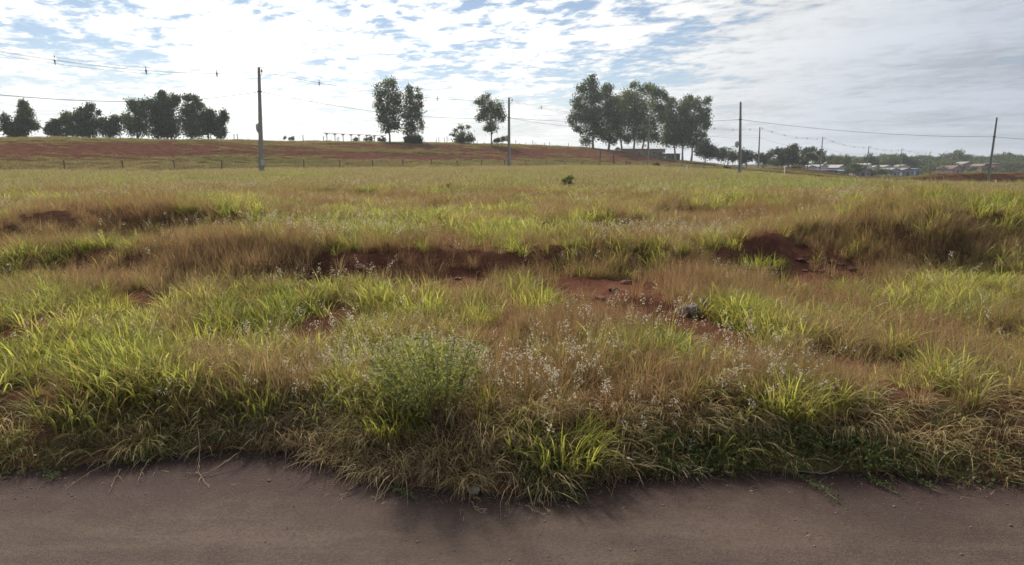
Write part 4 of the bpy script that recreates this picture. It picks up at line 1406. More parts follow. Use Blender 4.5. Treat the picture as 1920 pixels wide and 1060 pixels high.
hv_span(P0, P1, 1.7, 'triple spaced cable running from the tallest pole to the left edge', 5)
hv_span(P1, P2, 0.8, 'triple spaced cable between the tallest pole and the centre pole', 4)
hv_span(P2, P3, 0.8, 'triple spaced cable from the centre pole into the grove', 4)
hv_span(P3, P4, 0.9, 'triple spaced cable from the grove pole past the tall plain pole', 5)
hv_span(P4, P5, 0.9, 'triple spaced cable over the large dark tree to the street tree pole', 5)
hv_span(P5, P6, 0.9, 'triple spaced cable over the town roofs', 4)
hv_span(P6, P7, 0.7, 'triple spaced cable above the first wooded rise', 4)
hv_span(P7, P8, 0.7, 'farthest triple spaced cable over the dip between the rises', 3)
lv_span(P0, P1, 1.8, 'bundled cable sagging from the tallest pole to the left edge')
lv_span(P1, P2, 0.9, 'bundled cable between the tallest pole and the centre pole')
lv_span(P2, P3, 0.8, 'bundled cable from the centre pole into the grove')
lv_span(P2, Q1, 0.55, 'upper bundled cable from the centre pole to the tall plain pole')
lv_span(P3, P4, 0.8, 'lower bundled cable from the grove pole past the tall plain pole')
lv_span(P4, P5, 1.0, 'bundled cable in front of the large dark tree')
lv_span(P5, P6, 1.0, 'bundled cable sagging over the town roofs')
lv_span(P6, P7, 1.0, 'bundled cable dropping towards the first wooded rise')
lv_span(Q1, Q2, 0.55, 'long bundled cable between the tall plain pole and the leaning pole')
lv_span(Q2, Q3, 0.5, 'bundled cable from the leaning pole to the right edge')

# ------------------------------------------------------------------ fences and posts
M_WOOD = mat_plain('weathered_post_wood', (0.085, 0.070, 0.058), 0.95, 0.35, 6.0)
M_WOODTIP = mat_plain('pale_post_top', (0.42, 0.38, 0.32), 0.9, 0.2, 6.0)
M_WIRE = mat_plain('rusty_wire', (0.16, 0.13, 0.11), 0.7, 0.2, metal=0.4)
M_WHITE = mat_plain('white_paint', (0.72, 0.68, 0.60), 0.8, 0.12)


def post_set(root, base, h, r, rng, tipc=True):
    m = MB()
    lx, ly = rng.normal(0, 0.04, 2)
    m.tube([base + Vector((0, 0, -0.3)), base + Vector((lx * 0.5, ly * 0.5, h * 0.5)), base + Vector((lx, ly, h))], [r * 1.1, r, r * 0.92], 7)
    p = m.build('post', M_WOOD, root)
    if tipc:
        MB().tube([base + Vector((lx, ly, h + 0.002)), base + Vector((lx, ly, h + 0.10))], [r * 0.95, r * 0.8], 7).build('pale_top', M_WOODTIP, p)
    return base + Vector((lx, ly, h))


frng = np.random.default_rng(3)
fence = empty('wire_fence', (-44.7, 62, tz(-44.7, 62)))
tag(fence, 'wire fence on pale-topped wooden posts along the foot of the ridge', 'fence')
o = Vector(fence.location)
tops = []
Y0 = 62.0
for i in range(-2, 38):
    xx = Y0 * (-0.7205 + 0.0584 * i)
    yy = Y0 * (1 + 0.0557 * i)
    if yy > 185:
        break
    b = Vector((xx, yy, tz(xx, yy))) - o
    tops.append(post_set(fence, b, 1.10 + frng.uniform(-0.15, 0.12), 0.065, frng))
for dzz in (-0.15, -0.5, -0.85):
    m = MB()
    m.tube([p + Vector((0, 0, dzz)) for p in tops], 0.006, 3)
    m.build('wire', M_WIRE, fence)

ridge_fence = empty('ridge_fence', (0, 168, tz(0, 168)))
tag(ridge_fence, 'thin uneven fence posts standing along the ridge skyline', 'fence')
o = Vector(ridge_fence.location)
for (u, vt) in ((160, 250), (225, 252), (395, 252), (438, 251), (445, 251), (568, 253), (606, 256), (632, 258), (635, 257), (818, 260), (823, 257), (833, 258), (838, 256), (882, 256), (895, 264), (967, 263), (974, 268), (986, 268),
                (999, 263), (1003, 268), (1021, 268), (1031, 266), (1066, 268), (795, 262), (1006, 270), (908, 265)):
    Y = float(np.interp(u, [0, 480, 960, 1100], [97, 121, 168, 186]))
    p = at(u, vt, Y)
    gz = tz(p.x, p.y)
    post_set(ridge_fence, Vector((p.x, p.y, gz)) - o, max(p.z - gz, 0.6), 0.07, frng, False)

for (u, v0, v1, Y, lb) in ((1125, 283, 306, 132, 'tall dark post before the left end of the grove'), (1150, 288, 308, 136, 'tall dark pale-topped post below the second grove tree')):
    a = at(u, v1, Y)
    e = empty('tall_post', (a.x, a.y, tz(a.x, a.y)))
    post_set(e, Vector((0, 0, 0)), at(u, v0, Y).z - e.location.z, 0.11, frng)
    tag(e, lb, 'post', 'tall posts at the foot of the ridge')
for j, u in enumerate((1173, 1177, 1181)):
    a = at(u, 312, 122)
    e = empty('gate_post', (a.x, a.y, tz(a.x, a.y)))
    post_set(e, Vector((0, 0, 0)), 1.35 - 0.08 * j, 0.12, frng)
    tag(e, ('leftmost', 'middle', 'rightmost')[j] + ' of the three close-set posts below the grove', 'post', 'three close-set posts')
for (u, v0, v1, Y, lb) in ((1288, 311, 323, 78, 'white marker post in the field below the grove'), (1471, 312, 326, 86, 'white marker post in front of the large dark tree'),
                           (1812, 341, 349, 78, 'short white marker post left of the leaning pole'), (1866, 338, 347, 84, 'short pale post just right of the leaning pole'), (1822, 342, 349, 80, 'faint second stub beside the short white marker post')):
    a = at(u, v1, Y)
    gz = tz(a.x, a.y)
    e = empty('marker_post', (a.x, a.y, gz))
    ht = at(u, v0, Y).z - gz
    MB().box((0, 0, ht / 2 - 0.15), (0.14, 0.14, ht + 0.3), taper=0.9).build('shaft', M_WHITE, e)
    MB().box((0, 0, ht + 0.012), (0.16, 0.16, 0.05), taper=0.6).build('cap', M_WHITE, e)
    tag(e, lb, 'post', 'white marker posts')

# ------------------------------------------------------------------ shelter, shed and town
M_SHEET = mat_plain('grey_roof_sheet', (0.36, 0.36, 0.36), 0.6, 0.12, 2.0)
M_SHEDW = mat_plain('brown_rendered_wall', (0.33, 0.26, 0.22), 0.9, 0.25, 0.8)
M_DOOR = mat_plain('dark_door', (0.07, 0.06, 0.055), 0.7, 0.2)
M_PANE = mat_plain('window_pane', (0.05, 0.06, 0.07), 0.15, 0.1)
M_FRAME = mat_plain('window_frame', (0.55, 0.54, 0.52), 0.7, 0.1)
M_TANK = mat_plain('white_tank', (0.70, 0.70, 0.66), 0.5, 0.1)

a = at(606, 266, 158)
b = at(723, 268, 164)
dv = Vector((b.x - a.x, b.y - a.y, 0))
Ls = dv.length
gz = tz((a.x + b.x) / 2, (a.y + b.y) / 2)
sh = empty('open_shelter', (a.x, a.y, gz), math.atan2(dv.y, dv.x))
tag(sh, 'long thin-roofed open shelter on T-shaped posts on the skyline', 'shelter')
zt = at(606, 250.5, 158).z - gz
ze = at(723, 255.5, 164).z - gz
m = MB()
m.v = [(0, -0.9, zt), (Ls, -0.9, ze), (Ls, 0.9, ze + 0.1), (0, 0.9, zt + 0.1), (0, -0.9, zt + 0.1), (Ls, -0.9, ze + 0.1), (Ls, 0.9, ze + 0.2), (0, 0.9, zt + 0.2)]
m.f = [(3, 2, 1, 0), (4, 5, 6, 7), (0, 1, 5, 4), (1, 2, 6, 5), (2, 3, 7, 6), (3, 0, 4, 7)]
m.build('roof_sheet', M_SHEET, sh)
for i in range(8):
    xx = Ls * (0.06 + 0.127 * i)
    zz = zt + (ze - zt) * xx / Ls
    pm = MB().box((xx, 0, zz / 2 - 0.2), (0.17, 0.17, zz + 0.38))
    po = pm.build('post', M_SHEDW, sh)
    hm = MB()
    hm.box((xx, 0, zz - 0.14), (0.30, 0.30, 0.26), top=(0.75, 1.5))
    hm.build('post_head', M_SHEDW, po)


def house(name, label, group, u, v_base, Y, wpx, hpx, rpx, wallc, roofc, rz=0.0, dep=7.0, cat='house', gable=True, wins=2, door=True, wall=None):
    """one small house: walls, gabled or lean-to roof, door, windows with panes"""
    p = at(u, v_base, Y)
    k = pxm(Y)
    wd, ht, rh = wpx * k, hpx * k, rpx * k
    gz = tz(p.x, p.y)
    zb = min(p.z, gz) - 0.3
    root = empty(name, (p.x, p.y, gz), rz)
    ht = p.z + ht - gz
    m = MB()
    m.box((0, dep / 2, (ht - 0.6) / 2), (wd, dep, ht + 0.6))
    if gable:
        m.prism([(-wd / 2, ht), (wd / 2, ht), (0, ht + rh * 0.96)], 0.002, dep - 0.002) if wd < dep else None
    wm = wallc if isinstance(wallc, bpy.types.Material) else mat_plain('wall_paint', wallc, 0.9, 0.12, 0.6)
    m.build('wall', wm, root)
    rm = roofc if isinstance(roofc, bpy.types.Material) else mat_plain('roof_cover', tuple(q * 0.68 for q in roofc), 0.85, 0.2, 1.5)
    r = MB()
    ov = 0.35
    if gable and wd < dep:
        pr = [(-wd / 2 - ov, ht - 0.1), (0, ht + rh), (wd / 2 + ov, ht - 0.1), (wd / 2 + ov, ht + 0.06), (0, ht + rh + 0.18), (-wd / 2 - ov, ht + 0.06)]
        r.prism(pr, -ov, dep + ov)
    elif gable:
        b0 = len(r.v)
        for xx in (-wd / 2 - ov, wd / 2 + ov):
            for (yy, zz) in ((-ov, ht - 0.05), (dep / 2, ht + rh), (dep + ov, ht - 0.05), (dep + ov, ht + 0.09), (dep / 2, ht + rh + 0.16), (-ov, ht + 0.09)):
                r.v.append((xx, yy, zz))
        r.f += [tuple(b0 + q for q in (5, 4, 3, 2, 1, 0)), tuple(b0 + 6 + q for q in range(6))]
        for q in range(6):
            q2 = (q + 1) % 6
            r.f.append((b0 + q, b0 + q2, b0 + 6 + q2, b0 + 6 + q))
    else:
        b0 = len(r.v)
        r.v += [(-wd / 2 - ov, -ov, ht + 0.02), (wd / 2 + ov, -ov, ht + 0.02), (wd / 2 + ov, dep + ov, ht + rh), (-wd / 2 - ov, dep + ov, ht + rh),
                (-wd / 2 - ov, -ov, ht + 0.16), (wd / 2 + ov, -ov, ht + 0.16), (wd / 2 + ov, dep + ov, ht + rh + 0.14), (-wd / 2 - ov, dep + ov, ht + rh + 0.14)]
        r.f += [tuple(b0 + i for i in q) for q in ((3, 2, 1, 0), (4, 5, 6, 7), (0, 1, 5, 4), (1, 2, 6, 5), (2, 3, 7, 6), (3, 0, 4, 7))]
    r.build('roof', rm, root)
    n = wins + (1 if door else 0)
    for i in range(n):
        xx = -wd / 2 + wd * (i + 0.5) / n
        if door and i == n // 2:
            d = MB().box((xx, -0.02, min(2.05, ht * 0.75) / 2), (0.9, 0.08, min(2.05, ht * 0.75)))
            d.build('door', M_DOOR, root)
        else:
            zz = ht * 0.58
            ww, hh = min(1.3, wd / n * 0.6), min(1.1, ht * 0.38)
            f = MB()
            for sx in (-1, 1):
                f.box((xx + sx * ww / 2, -0.03, zz), (0.09, 0.10, hh + 0.09))
                f.box((xx, -0.032, zz + sx * hh / 2), (ww - 0.09, 0.10, 0.09))
            wf = f.build('window', M_FRAME, root)
            MB().box((xx, -0.012, zz), (ww - 0.09, 0.05, hh - 0.09)).build('pane', M_PANE, wf)
    tag(root, label, cat, group)
    return root


house('long_shed', 'long low brown shed with a grey roof behind the grove trunks', None, 1206, 292, 222, 84, 12, 4, M_SHEDW, M_SHEET, 0.10, 8, 'shed', wins=5)
house('low_building', 'low roof just peeping over the ridge left of the grove', None, 1092, 284, 215, 42, 6, 3, M_SHEDW, M_SHEET, 0.1, 7, 'shed', wins=2)
house('lean_to', 'small dark lean-to in shade at the right end of the long shed', None, 1262, 298, 216, 26, 9, 2, (0.10, 0.10, 0.13), M_SHEET, 0.05, 5, 'shed', gable=False, wins=1)
tk = at(1208.5, 280, 230)
tank = empty('water_tank', (tk.x, tk.y, at(1208.5, 279, 230).z))
tag(tank, 'rounded white water tank above the long shed roof', 'tank')
kk = pxm(230)
MB().tube([(0, 0, 0), (0, 0, 1.0), (0, 0, 1.35), (0, 0, 1.55), (0, 0, 1.6)], [0.62, 0.72, 0.66, 0.40, 0.12], 14).build('drum', M_TANK, tank, True)
MB().tube([(0, 0, 1.59), (0, 0, 1.68)], [0.25, 0.22], 10).build('lid', M_TANK, tank)
hb = tz(tk.x, tk.y) - tank.location.z
sd_ = MB()
for (xx, yy) in ((-0.45, -0.45), (0.45, -0.45), (0.45, 0.45), (-0.45, 0.45)):
    sd_.tube([(xx, yy, hb - 0.2), (xx, yy, 0.0)], 0.06, 5)
sd_.box((0, 0, -0.06), (1.3, 1.3, 0.1))
sd_.build('stand', M_WOOD, tank)

GT = 'houses of the town in the valley'
BLUE = (0.035, 0.10, 0.33)
HOUSES = [
    ('long blue building with dark blue roof beyond the red berm', 1554, 327, 228, 36, 6.5, 2.5, BLUE, (0.03, 0.05, 0.16), 0.0, 10, False),
    ('pinkish cream house left of the street tree trunk', 1500, 319, 236, 22, 6, 4, (0.55, 0.40, 0.33), (0.33, 0.27, 0.25), 0.1, 8, True),
    ('pale lavender-grey house right of the street tree trunk', 1522, 320, 244, 16, 6, 3, (0.45, 0.46, 0.52), (0.40, 0.39, 0.40), -0.1, 7, True),
    ('white house with grey roof behind the blue building', 1544, 319, 252, 16, 6, 3.5, (0.60, 0.57, 0.52), (0.33, 0.31, 0.31), 0.15, 7, True),
    ('cream house with brown tiled roof behind the blue building', 1562, 319, 256, 14, 5, 4, (0.56, 0.48, 0.40), (0.30, 0.20, 0.16), -0.15, 7, True),
    ('pale house high behind the blue building', 1553, 312, 285, 20, 4, 3, (0.55, 0.51, 0.47), (0.42, 0.38, 0.36), 0.05, 8, True),
    ('grey house with broad pale roof right of the blue building', 1580, 320, 248, 18, 5, 5, (0.42, 0.41, 0.42), (0.40, 0.39, 0.39), 0.1, 8, True),
    ('low grey wall-like house beside the blue building', 1583, 326, 226, 18, 5, 1.5, (0.34, 0.34, 0.37), (0.36, 0.36, 0.37), 0.0, 6, False),
    ('house with large brown-grey roof below the fourth bracketed pole', 1618, 327, 232, 28, 5, 7, (0.26, 0.20, 0.18), (0.27, 0.24, 0.23), -0.12, 9, True),
    ('white gabled house right of the fourth bracketed pole', 1631, 317, 262, 13, 7, 3, (0.68, 0.63, 0.58), (0.45, 0.42, 0.40), 0.5, 9, True),
    ('small pale house just right of the white gabled one', 1644, 318, 266, 12, 4, 2.5, (0.56, 0.52, 0.46), (0.36, 0.33, 0.31), -0.1, 6, True),
    ('dim reddish house at the foot of the town wall', 1634, 328, 238, 18, 5, 3, (0.25, 0.17, 0.16), (0.25, 0.22, 0.22), 0.1, 6, True),
    ('cream house on the rise left of the fifth pole', 1667, 317, 288, 16, 4, 2.5, (0.55, 0.50, 0.45), (0.36, 0.33, 0.31), 0.0, 7, True),
    ('bluish-grey house in the middle of the town row', 1678, 327, 262, 22, 7, 4, (0.28, 0.31, 0.37), (0.30, 0.31, 0.34), 0.12, 8, True),
    ('white-fronted house below the first wooded rise', 1697, 317, 295, 18, 4.5, 3, (0.60, 0.55, 0.50), (0.32, 0.24, 0.20), -0.08, 7, True),
    ('dark grey house in the middle of the town row', 1702, 327, 266, 22, 7, 4, (0.26, 0.26, 0.30), (0.25, 0.25, 0.28), -0.1, 8, True),
    ('teal-walled house at the right end of the town row', 1721, 326, 270, 10, 8, 1.5, (0.10, 0.24, 0.33), (0.22, 0.27, 0.32), 0.0, 6, False),
    ('red-roofed house lower left on the right-hand slope', 1796, 321, 302, 26, 4, 6, (0.36, 0.25, 0.22), (0.20, 0.11, 0.095), 0.2, 9, True),
    ('house with pale roof edge above the red-roofed one', 1817, 312, 330, 24, 3.5, 4.5, (0.30, 0.20, 0.16), (0.32, 0.29, 0.27), -0.1, 9, True),
    ('tall red-walled house right of the leaning pole', 1868, 322, 304, 10, 14, 2, (0.28, 0.13, 0.115), (0.24, 0.15, 0.14), 0.0, 6, False),
    ('brick-coloured house just left of the leaning pole', 1847, 320, 308, 14, 8, 4, (0.26, 0.16, 0.14), (0.22, 0.16, 0.145), 0.1, 7, True),
    ('small white house high on the skyline left of the leaning pole', 1845, 301, 400, 10, 3, 2.5, (0.62, 0.58, 0.54), (0.5, 0.42, 0.38), 0.3, 8, True),
    ('grey house lower on the right-hand slope near the edge', 1900, 316, 330, 16, 5, 3, (0.34, 0.34, 0.36), (0.33, 0.31, 0.31), 0.15, 8, True),
]
for (lb, u, v, Y, wp, hp, rp, wc, rc, rz, dep, gb) in HOUSES:
    house('town_house', lb, GT, u, v, Y, wp, hp, rp, wc, rc, rz, dep, 'house', gb)

# ------------------------------------------------------------------ things in the foreground
M_TUS = mat_leaf('tussock_blade', (0.25, 0.29, 0.06), dry=(0.36, 0.27, 0.11), trans=0.52, spec=0.0)
M_TUS2 = mat_leaf('lime_tussock_blade', (0.37, 0.385, 0.085), dry=(0.38, 0.29, 0.12), trans=0.52, spec=0.0)
GTU = 'large grass tussocks'
TUS = [
    (1005, 575, 0.42, 0.55, 'upright pale green tussock in the gap between the central red scarps', M_TUS2),
    (1395, 590, 0.42, 0.45, 'bright green tussock right of the pale rubble', M_TUS2),
    (1570, 605, 0.40, 0.38, 'rounded green tussock right of the pale rubble, second along', M_TUS2),
    (790, 585, 0.5, 0.55, 'bright green tussock above the white-flowered weed', M_TUS2),
    (885, 608, 0.36, 0.42, 'leaning green tussock upper right of the white-flowered weed', M_TUS2),
    (560, 575, 0.42, 0.50, 'tall green tussock under the brown bank, left of centre', M_TUS),
    (200, 585, 0.42, 0.45, 'green tussock below the left end of the brown bank', M_TUS2),
    (260, 690, 0.55, 0.60, 'broad lime green tussock at the left of the near verge', M_TUS2),
    (130, 670, 0.50, 0.50, 'lime green tussock near the left edge', M_TUS2),
    (370, 640, 0.50, 0.50, 'lime green tussock right of the broad one at left', M_TUS2),
    (1260, 675, 0.45, 0.42, 'bright green tussock below the pale rubble', M_TUS2),
    (1480, 765, 0.35, 0.55, 'spiky upright green tussock above the dark creepers', M_TUS2),
    (1060, 850, 0.40, 0.50, 'broad-bladed green tussock bulging over the road edge', M_TUS2),
    (490, 770, 0.25, 0.60, 'dark green tall tussock left of the grey straw', M_TUS),
    (740, 800, 0.30, 0.42, 'green tussock at the foot of the white-flowered weed', M_TUS2),
    (1420, 500, 0.6, 0.40, 'green tussock on top of the right red scarp', M_TUS),
]
trng = np.random.default_rng(42)
for (u, v, rad, hh, lb, mt) in TUS:
    gx, gy = ground_at(u, v)
    b1 = blades(int(240 * rad / 0.4), rad * 0.8, hh * 0.55, hh * 1.15, 0.0125, 0.32, 1.0, 5, 0.12, 0.3, trng, z0=-0.05)
    b2 = blades(int(90 * rad / 0.4), rad * 0.9, 0.12, hh * 0.6, 0.008, 0.5, 1.2, 4, 0.55, 0.6, trng, z0=-0.05)
    me = mesh_from('grass_tussock', [b1[:4], b2[:4]], mt)
    o = link('grass_tussock', me, None, None, (gx, gy, tz(gx, gy)))
    tag(o, lb, 'grass tussock', GTU)

# the tall white-flowered weed
M_WEED = mat_leaf('weed_leaf', (0.215, 0.250, 0.090), dry=(0.34, 0.28, 0.10), trans=0.45, spec=0.0)
M_FLOW = mat_leaf('tiny_white_flower', (0.62, 0.60, 0.60), trans=0.4, spec=0.0)
M_STEM = mat_plain('weed_stem', (0.15, 0.10, 0.05), 0.9, 0.3, 8.0)
gx, gy = ground_at(830, 800)
gz = tz(gx, gy)
weed = empty('flowering_weed', (gx, gy, gz))
tag(weed, 'bushy grey-green weed topped with tiny white flowers at the centre', 'weed')
wr = np.random.default_rng(8)
LP, FP = [], []
kz = 1 / FPX * (gy * CP + 2.0 * SP_)
for i in range(52):
    ang = wr.uniform(0, 6.28)
    rr = math.sqrt(wr.uniform(0, 1))
    tipx = -0.10 + 0.60 * rr * math.cos(ang)
    tipy = 0.46 * rr * math.sin(ang) + 0.10
    tipz = 0.78 - 0.22 * rr ** 2 + wr.normal(0, 0.085)
    a = Vector((wr.normal(0, 0.05), wr.normal(0, 0.05), -0.05))
    e = Vector((tipx, tipy, tipz))
    mid_ = Vector((tipx * 0.55, tipy * 0.55, tipz * 0.42))
    pth = [a, a.lerp(mid_, 0.5) + Vector((0, 0, 0.03)), mid_, mid_.lerp(e, 0.5), e]
    MB().tube(pth, [0.005, 0.004, 0.0035, 0.0025, 0.0015], 4).build('stem', M_STEM, weed)
    for q in np.linspace(0.50, 1.0, 32):
        k = min(int(q * 4), 3)
        p = pth[k].lerp(pth[k + 1], q * 4 - k)
        for _ in range(3):
            LP.append(np.array(p) + wr.normal(0, 0.045, 3))
    for _ in range(8):
        FP.append(np.array(e) + wr.normal(0, 1, 3) * np.array([0.04, 0.04, 0.016]))
lv, lf, la, ld = leaflets(np.array(LP), 0.014, 2.2, wr, 0.3)
ld = np.repeat(np.clip(wr.normal(0.08, 0.2, len(LP)), 0, 1), 4)
link('foliage', fast_mesh('foliage', lv, lf, {'var': la, 'dry': ld}), M_WEED, weed)
v_, f_, a_, d_ = leaflets(np.array(FP), 0.008, 1.2, wr, 0.6)
link('flowers', fast_mesh('flowers', v_, f_, {'var': a_, 'dry': d_}), M_FLOW, weed)

# stones and rubble
import bmesh


def rock(name, loc, size, seed, mat, label, cat, squash=0.7):
    bm = bmesh.new()
    bmesh.ops.create_icosphere(bm, subdivisions=3, radius=1.0)
    rg = np.random.default_rng(seed)
    pl = [(Vector(rg.normal(0, 1, 3)).normalized(), rg.uniform(0.62, 0.92)) for _ in range(11)]
    for v in bm.verts:
        d = v.co.normalized()
        r = 1.0
        for n_, h in pl:
            c = d.dot(n_)
            if c > 0.05:
                r = min(r, h / c)
        r *= 1 + 0.10 * math.sin(7 * d.x + seed) * math.cos(9 * d.y + seed) + 0.07 * math.sin(17 * d.z + 13 * d.x + seed)
        v.co = Vector((d.x * r * size[0], d.y * r * size[1], d.z * r * size[2] * squash))
    me = bpy.data.meshes.new(name)
    bm.to_mesh(me)
    bm.free()
    me.update()
    o = link(name, me, mat, None, loc)
    o.rotation_euler = (0, 0, seed)
    tag(o, label, cat)
    return o


M_STONE = mat_plain('tan_stone', (0.30, 0.24, 0.18), 0.9, 0.25, 14.0, bump=0.4)
M_RUB = mat_plain('pale_rubble', (0.215, 0.185, 0.170), 0.9, 0.3, 10.0, bump=0.5)
M_CLOD = mat_plain('red_clod', (0.105, 0.042, 0.028), 0.95, 0.4, 14.0, bump=0.6)
d = ray(888, 930)
k = -CAM_H / d[2]
rock('stone', (d[0] * k, d[1] * k + 0.02, 0.035), (0.050, 0.045, 0.05), 3, M_STONE, 'tan stone lying at the road edge below the weed', 'stone')
gx, gy = ground_at(1300, 592)
rock('rubble_chunk', (gx, gy, tz(gx, gy) + 0.05), (0.11, 0.10, 0.13), 5, M_RUB, 'large pale grey rubble chunk in the red hollow', 'rubble', 0.9)
rock('rubble_chunk', (gx + 0.17, gy + 0.10, tz(gx + 0.17, gy + 0.1) + 0.10), (0.09, 0.08, 0.12), 6, M_RUB, 'smaller rubble piece leaning right behind the large chunk', 'rubble', 0.9)
rock('rubble_chunk', (gx - 0.13, gy + 0.03, tz(gx - 0.13, gy) + 0.05), (0.07, 0.07, 0.11), 7, M_RUB, 'small rubble piece at the left of the large chunk', 'rubble', 0.9)
CLOD = [(1455, 505), (1480, 498), (1500, 492), (1520, 496), (1540, 488), (1560, 494), (1580, 500), (1430, 512), (1560, 660), (1585, 664), (1150, 545), (1175, 532), (1200, 520), (1125, 560), (640, 512), (675, 506), (860, 525), (895, 515),
        (1600, 506), (1510, 510), (1545, 512)]
crng = np.random.default_rng(12)
cnt_ = {}
CLOD.sort()
for i, (u, v) in enumerate(CLOD):
    gx, gy = ground_at(u, v)
    s_ = crng.uniform(0.045, 0.11)
    where = 'crumbling right-hand scarp' if 1400 < u < 1620 and v < 560 else ('bare patch low on the right' if v > 600 else ('scarp right of the centre' if u > 1100 else ('small scarp above the weed' if u > 800 else 'bare red bank left of centre')))
    cnt_[where] = cnt_.get(where, 0) + 1
    nth = ('first', 'second', 'third', 'fourth', 'fifth', 'sixth', 'seventh', 'eighth', 'ninth', 'tenth', 'eleventh', 'twelfth')[cnt_[where] - 1]
    o = rock('earth_clod', (gx, gy, tz(gx, gy) + s_ * 0.2), (s_ * 1.4, s_, s_ * 0.75), 20 + i, M_CLOD, nth + ' red earth clod from the left on the ' + where, 'clod')
    o['group'] = 'red earth clods on the ' + where

# dry stalks and runners that lie out on the asphalt
M_STALK = mat_plain('dry_stalk', (0.30, 0.22, 0.13), 0.9, 0.35, 12.0)
M_RUN = mat_plain('green_runner', (0.10, 0.11, 0.045), 0.9, 0.3, 12.0)


def road_pt(u, v, z=0.012):
    d = ray(u, v)
    k = (z - CAM_H) / d[2]
    return Vector((d[0] * k, d[1] * k, z))


STALK = [
    ([(445, 850, .10), (410, 875, .05), (375, 890, .02), (355, 886, .012)], 0.004, 'dry stalk fanned over the asphalt left of the grey straw'),
    ([(370, 800, .30), (375, 850, .12), (372, 885, .03), (392, 915, .012)], 0.0045, 'drooping dry stalk whose tip points down the road at left'),
    ([(215, 860, .10), (170, 885, .03), (122, 918, .012)], 0.003, 'thin dry stalk lying on the asphalt at far left'),
    ([(280, 860, .08), (265, 885, .03), (258, 905, .012)], 0.003, 'short thin stalk on the asphalt below the left verge'),
    ([(225, 880, .04), (212, 905, .015), (205, 922, .012)], 0.003, 'short hooked stalk on the asphalt at left'),
    ([(670, 905, .05), (650, 925, .02), (632, 940, .012)], 0.003, 'dry stalk reaching out left of the tan stone'),
    ([(730, 915, .05), (715, 928, .02), (704, 940, .012)], 0.004, 'short straw on the asphalt left of the tan stone'),
    ([(884, 940, .02), (893, 958, .012), (912, 962, .012)], 0.0035, 'bent straw on the asphalt below the tan stone'),
    ([(985, 948, .03), (1010, 960, .014), (1020, 966, .012)], 0.003, 'thin straw on the asphalt right of the tan stone'),
    ([(1010, 930, .05), (1020, 950, .015), (1028, 960, .012)], 0.003, 'thin straw dropping from the bulge of the verge'),
    ([(1450, 872, .04), (1500, 884, .02), (1550, 888, .02), (1580, 872, .05), (1588, 848, .12)], 0.008, 'thick curved dry stalk at the foot of the dark creepers'),
]
for (pp, r, lb) in STALK:
    pts_ = [road_pt(u, v, z) if z < 0.15 else None for (u, v, z) in pp]
    pts_ = []
    for (u, v, z) in pp:
        p = road_pt(u, v, z)
        g = tz(p.x, p.y)
        p.z = max(p.z, g + 0.02)
        pts_.append(p)
    o0 = pts_[0].copy()
    # smooth, slightly kinked path with a few shrivelled leaves along it
    path = []
    nn = len(pts_)
    for j in range((nn - 1) * 5 + 1):
        f = j / 5
        i0 = min(int(f), nn - 2)
        w1 = f - i0
        pm, pa, pb, pc = (pts_[max(i0 - 1, 0)], pts_[i0], pts_[i0 + 1], pts_[min(i0 + 2, nn - 1)])
        p = pa + (pb - pa) * w1 + ((pb - pm) * (1 - w1) - (pc - pa) * w1) * 0.25 * w1 * (1 - w1)
        p = p + Vector(crng.normal(0, 0.004, 3)) * (1 if 0 < j < (nn - 1) * 5 else 0)
        p.z = max(p.z, 0.008)
        path.append(p - o0)
    mb = MB().tube(path, [r * (0.9 - 0.65 * j / len(path)) for j in range(len(path))], 5)
    for j in range(2, len(path) - 1, 3):
        dv_ = (path[j + 1] - path[j]).normalized()
        sdv = dv_.cross(Vector((0, 0, 1))).normalized() * (1 if crng.uniform() < 0.5 else -1)
        L_ = crng.uniform(0.05, 0.13)
        tip = path[j] + (dv_ * 0.8 + sdv * crng.uniform(0.2, 0.7)) * L_ + Vector((0, 0, -0.3 * L_))
        tip.z = max(tip.z, 0.006 - o0.z)
        mid2 = path[j].lerp(tip, 0.5) + Vector((0, 0, 0.012))
        b0 = len(mb.v)
        wv = sdv.cross(dv_).normalized() * 0.0015 + dv_.cross(Vector((0, 0, 1))) * 0.003
        mb.v += [tuple(path[j]), tuple(mid2 + wv), tuple(mid2 - wv), tuple(tip)]
        mb.f += [(b0, b0 + 1, b0 + 2), (b0 + 1, b0 + 3, b0 + 2)]
    ob = mb.build('dry_stalk', M_STALK, None, loc=o0)
    tag(ob, lb, 'stalk', 'dry stalks lying on the road edge')
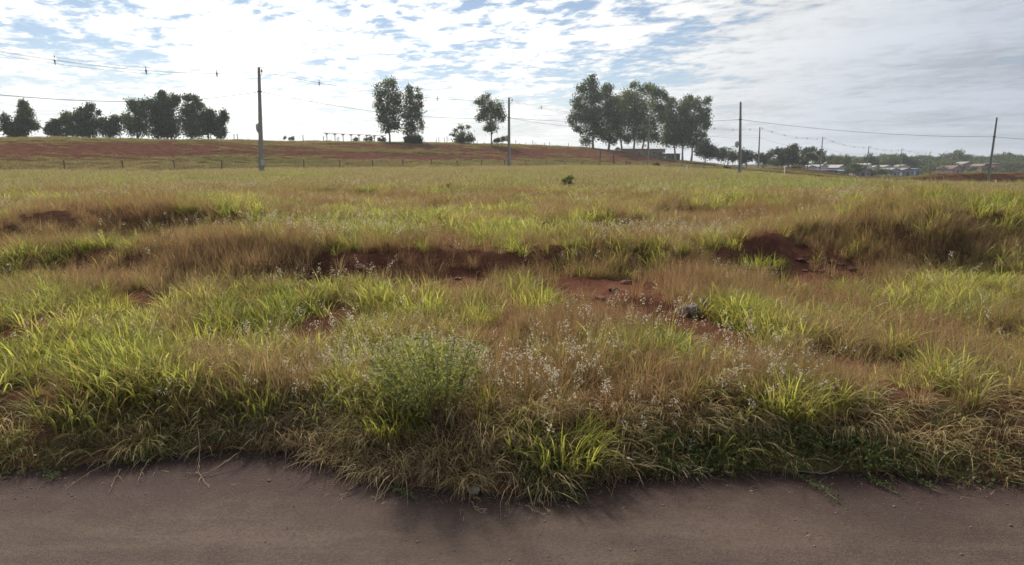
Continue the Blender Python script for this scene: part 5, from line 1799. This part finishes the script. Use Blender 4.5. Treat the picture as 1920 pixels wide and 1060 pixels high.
M_RLEAF = mat_leaf('runner_leaf', (0.085, 0.13, 0.05), trans=0.3, spec=0.1)
for (pp, lb) in (([(1490, 888), (1520, 905), (1545, 920), (1575, 941)], 'leafy vine runner creeping onto the asphalt right of the bulge'),
                 ([(1625, 892), (1650, 908), (1682, 925)], 'thin pale runner on the asphalt, middle of the three at right'),
                 ([(1702, 893), (1730, 906), (1756, 921)], 'thin pale runner on the asphalt, rightmost of the three'),
                 ([(730, 912), (752, 922), (780, 935)], 'small leafy runner on the asphalt left of the tan stone'),
                 ([(1050, 925), (1080, 935), (1085, 942)], 'small leafy runner on the asphalt right of the bulge'),
                 ([(80, 880), (100, 892), (95, 902)], 'small leafy runner on the asphalt at far left')):
    pts_ = [road_pt(u, v, 0.02) for (u, v) in pp]
    e = empty('vine_runner', pts_[0])
    o0 = pts_[0].copy()
    loc_ = [p - o0 for p in pts_]
    MB().tube(loc_, 0.0035, 4).build('runner_stem', M_RUN, e)
    LPs = []
    for i in range(len(loc_) - 1):
        for q in np.linspace(0, 1, 16):
            for _ in range(3):
                LPs.append(np.array(loc_[i].lerp(loc_[i + 1], q)) + crng.normal(0, 1, 3) * np.array([0.03, 0.03, 0.006]) + np.array([0, 0, 0.015]))
    v_, f_, a_, d_ = leaflets(np.array(LPs), 0.014, 1.4, crng, 0.7)
    link('leaves', fast_mesh('leaves', v_, f_, {'var': a_, 'dry': d_ + 0.1}), M_RLEAF, e)
    tag(e, lb, 'vine', 'runners creeping onto the road')

# ------------------------------------------------------------------ air
M_HAZE = bpy.data.materials.new('thin_haze')
M_HAZE.use_nodes = True
q = NT(M_HAZE.node_tree)
pv = q.n('ShaderNodeVolumePrincipled', {}, {'Color': (0.80, 0.86, 0.93, 1), 'Density': 0.00030, 'Anisotropy': 0.35})
q.n('ShaderNodeOutputMaterial', {}, {1: pv.outputs[0]})
hz_ = MB().box((0, 1650, 32), (7400, 3900, 90)).build('haze', M_HAZE)
tag(hz_, 'thin bluish haze over the far slope and town', 'haze', kind='stuff')
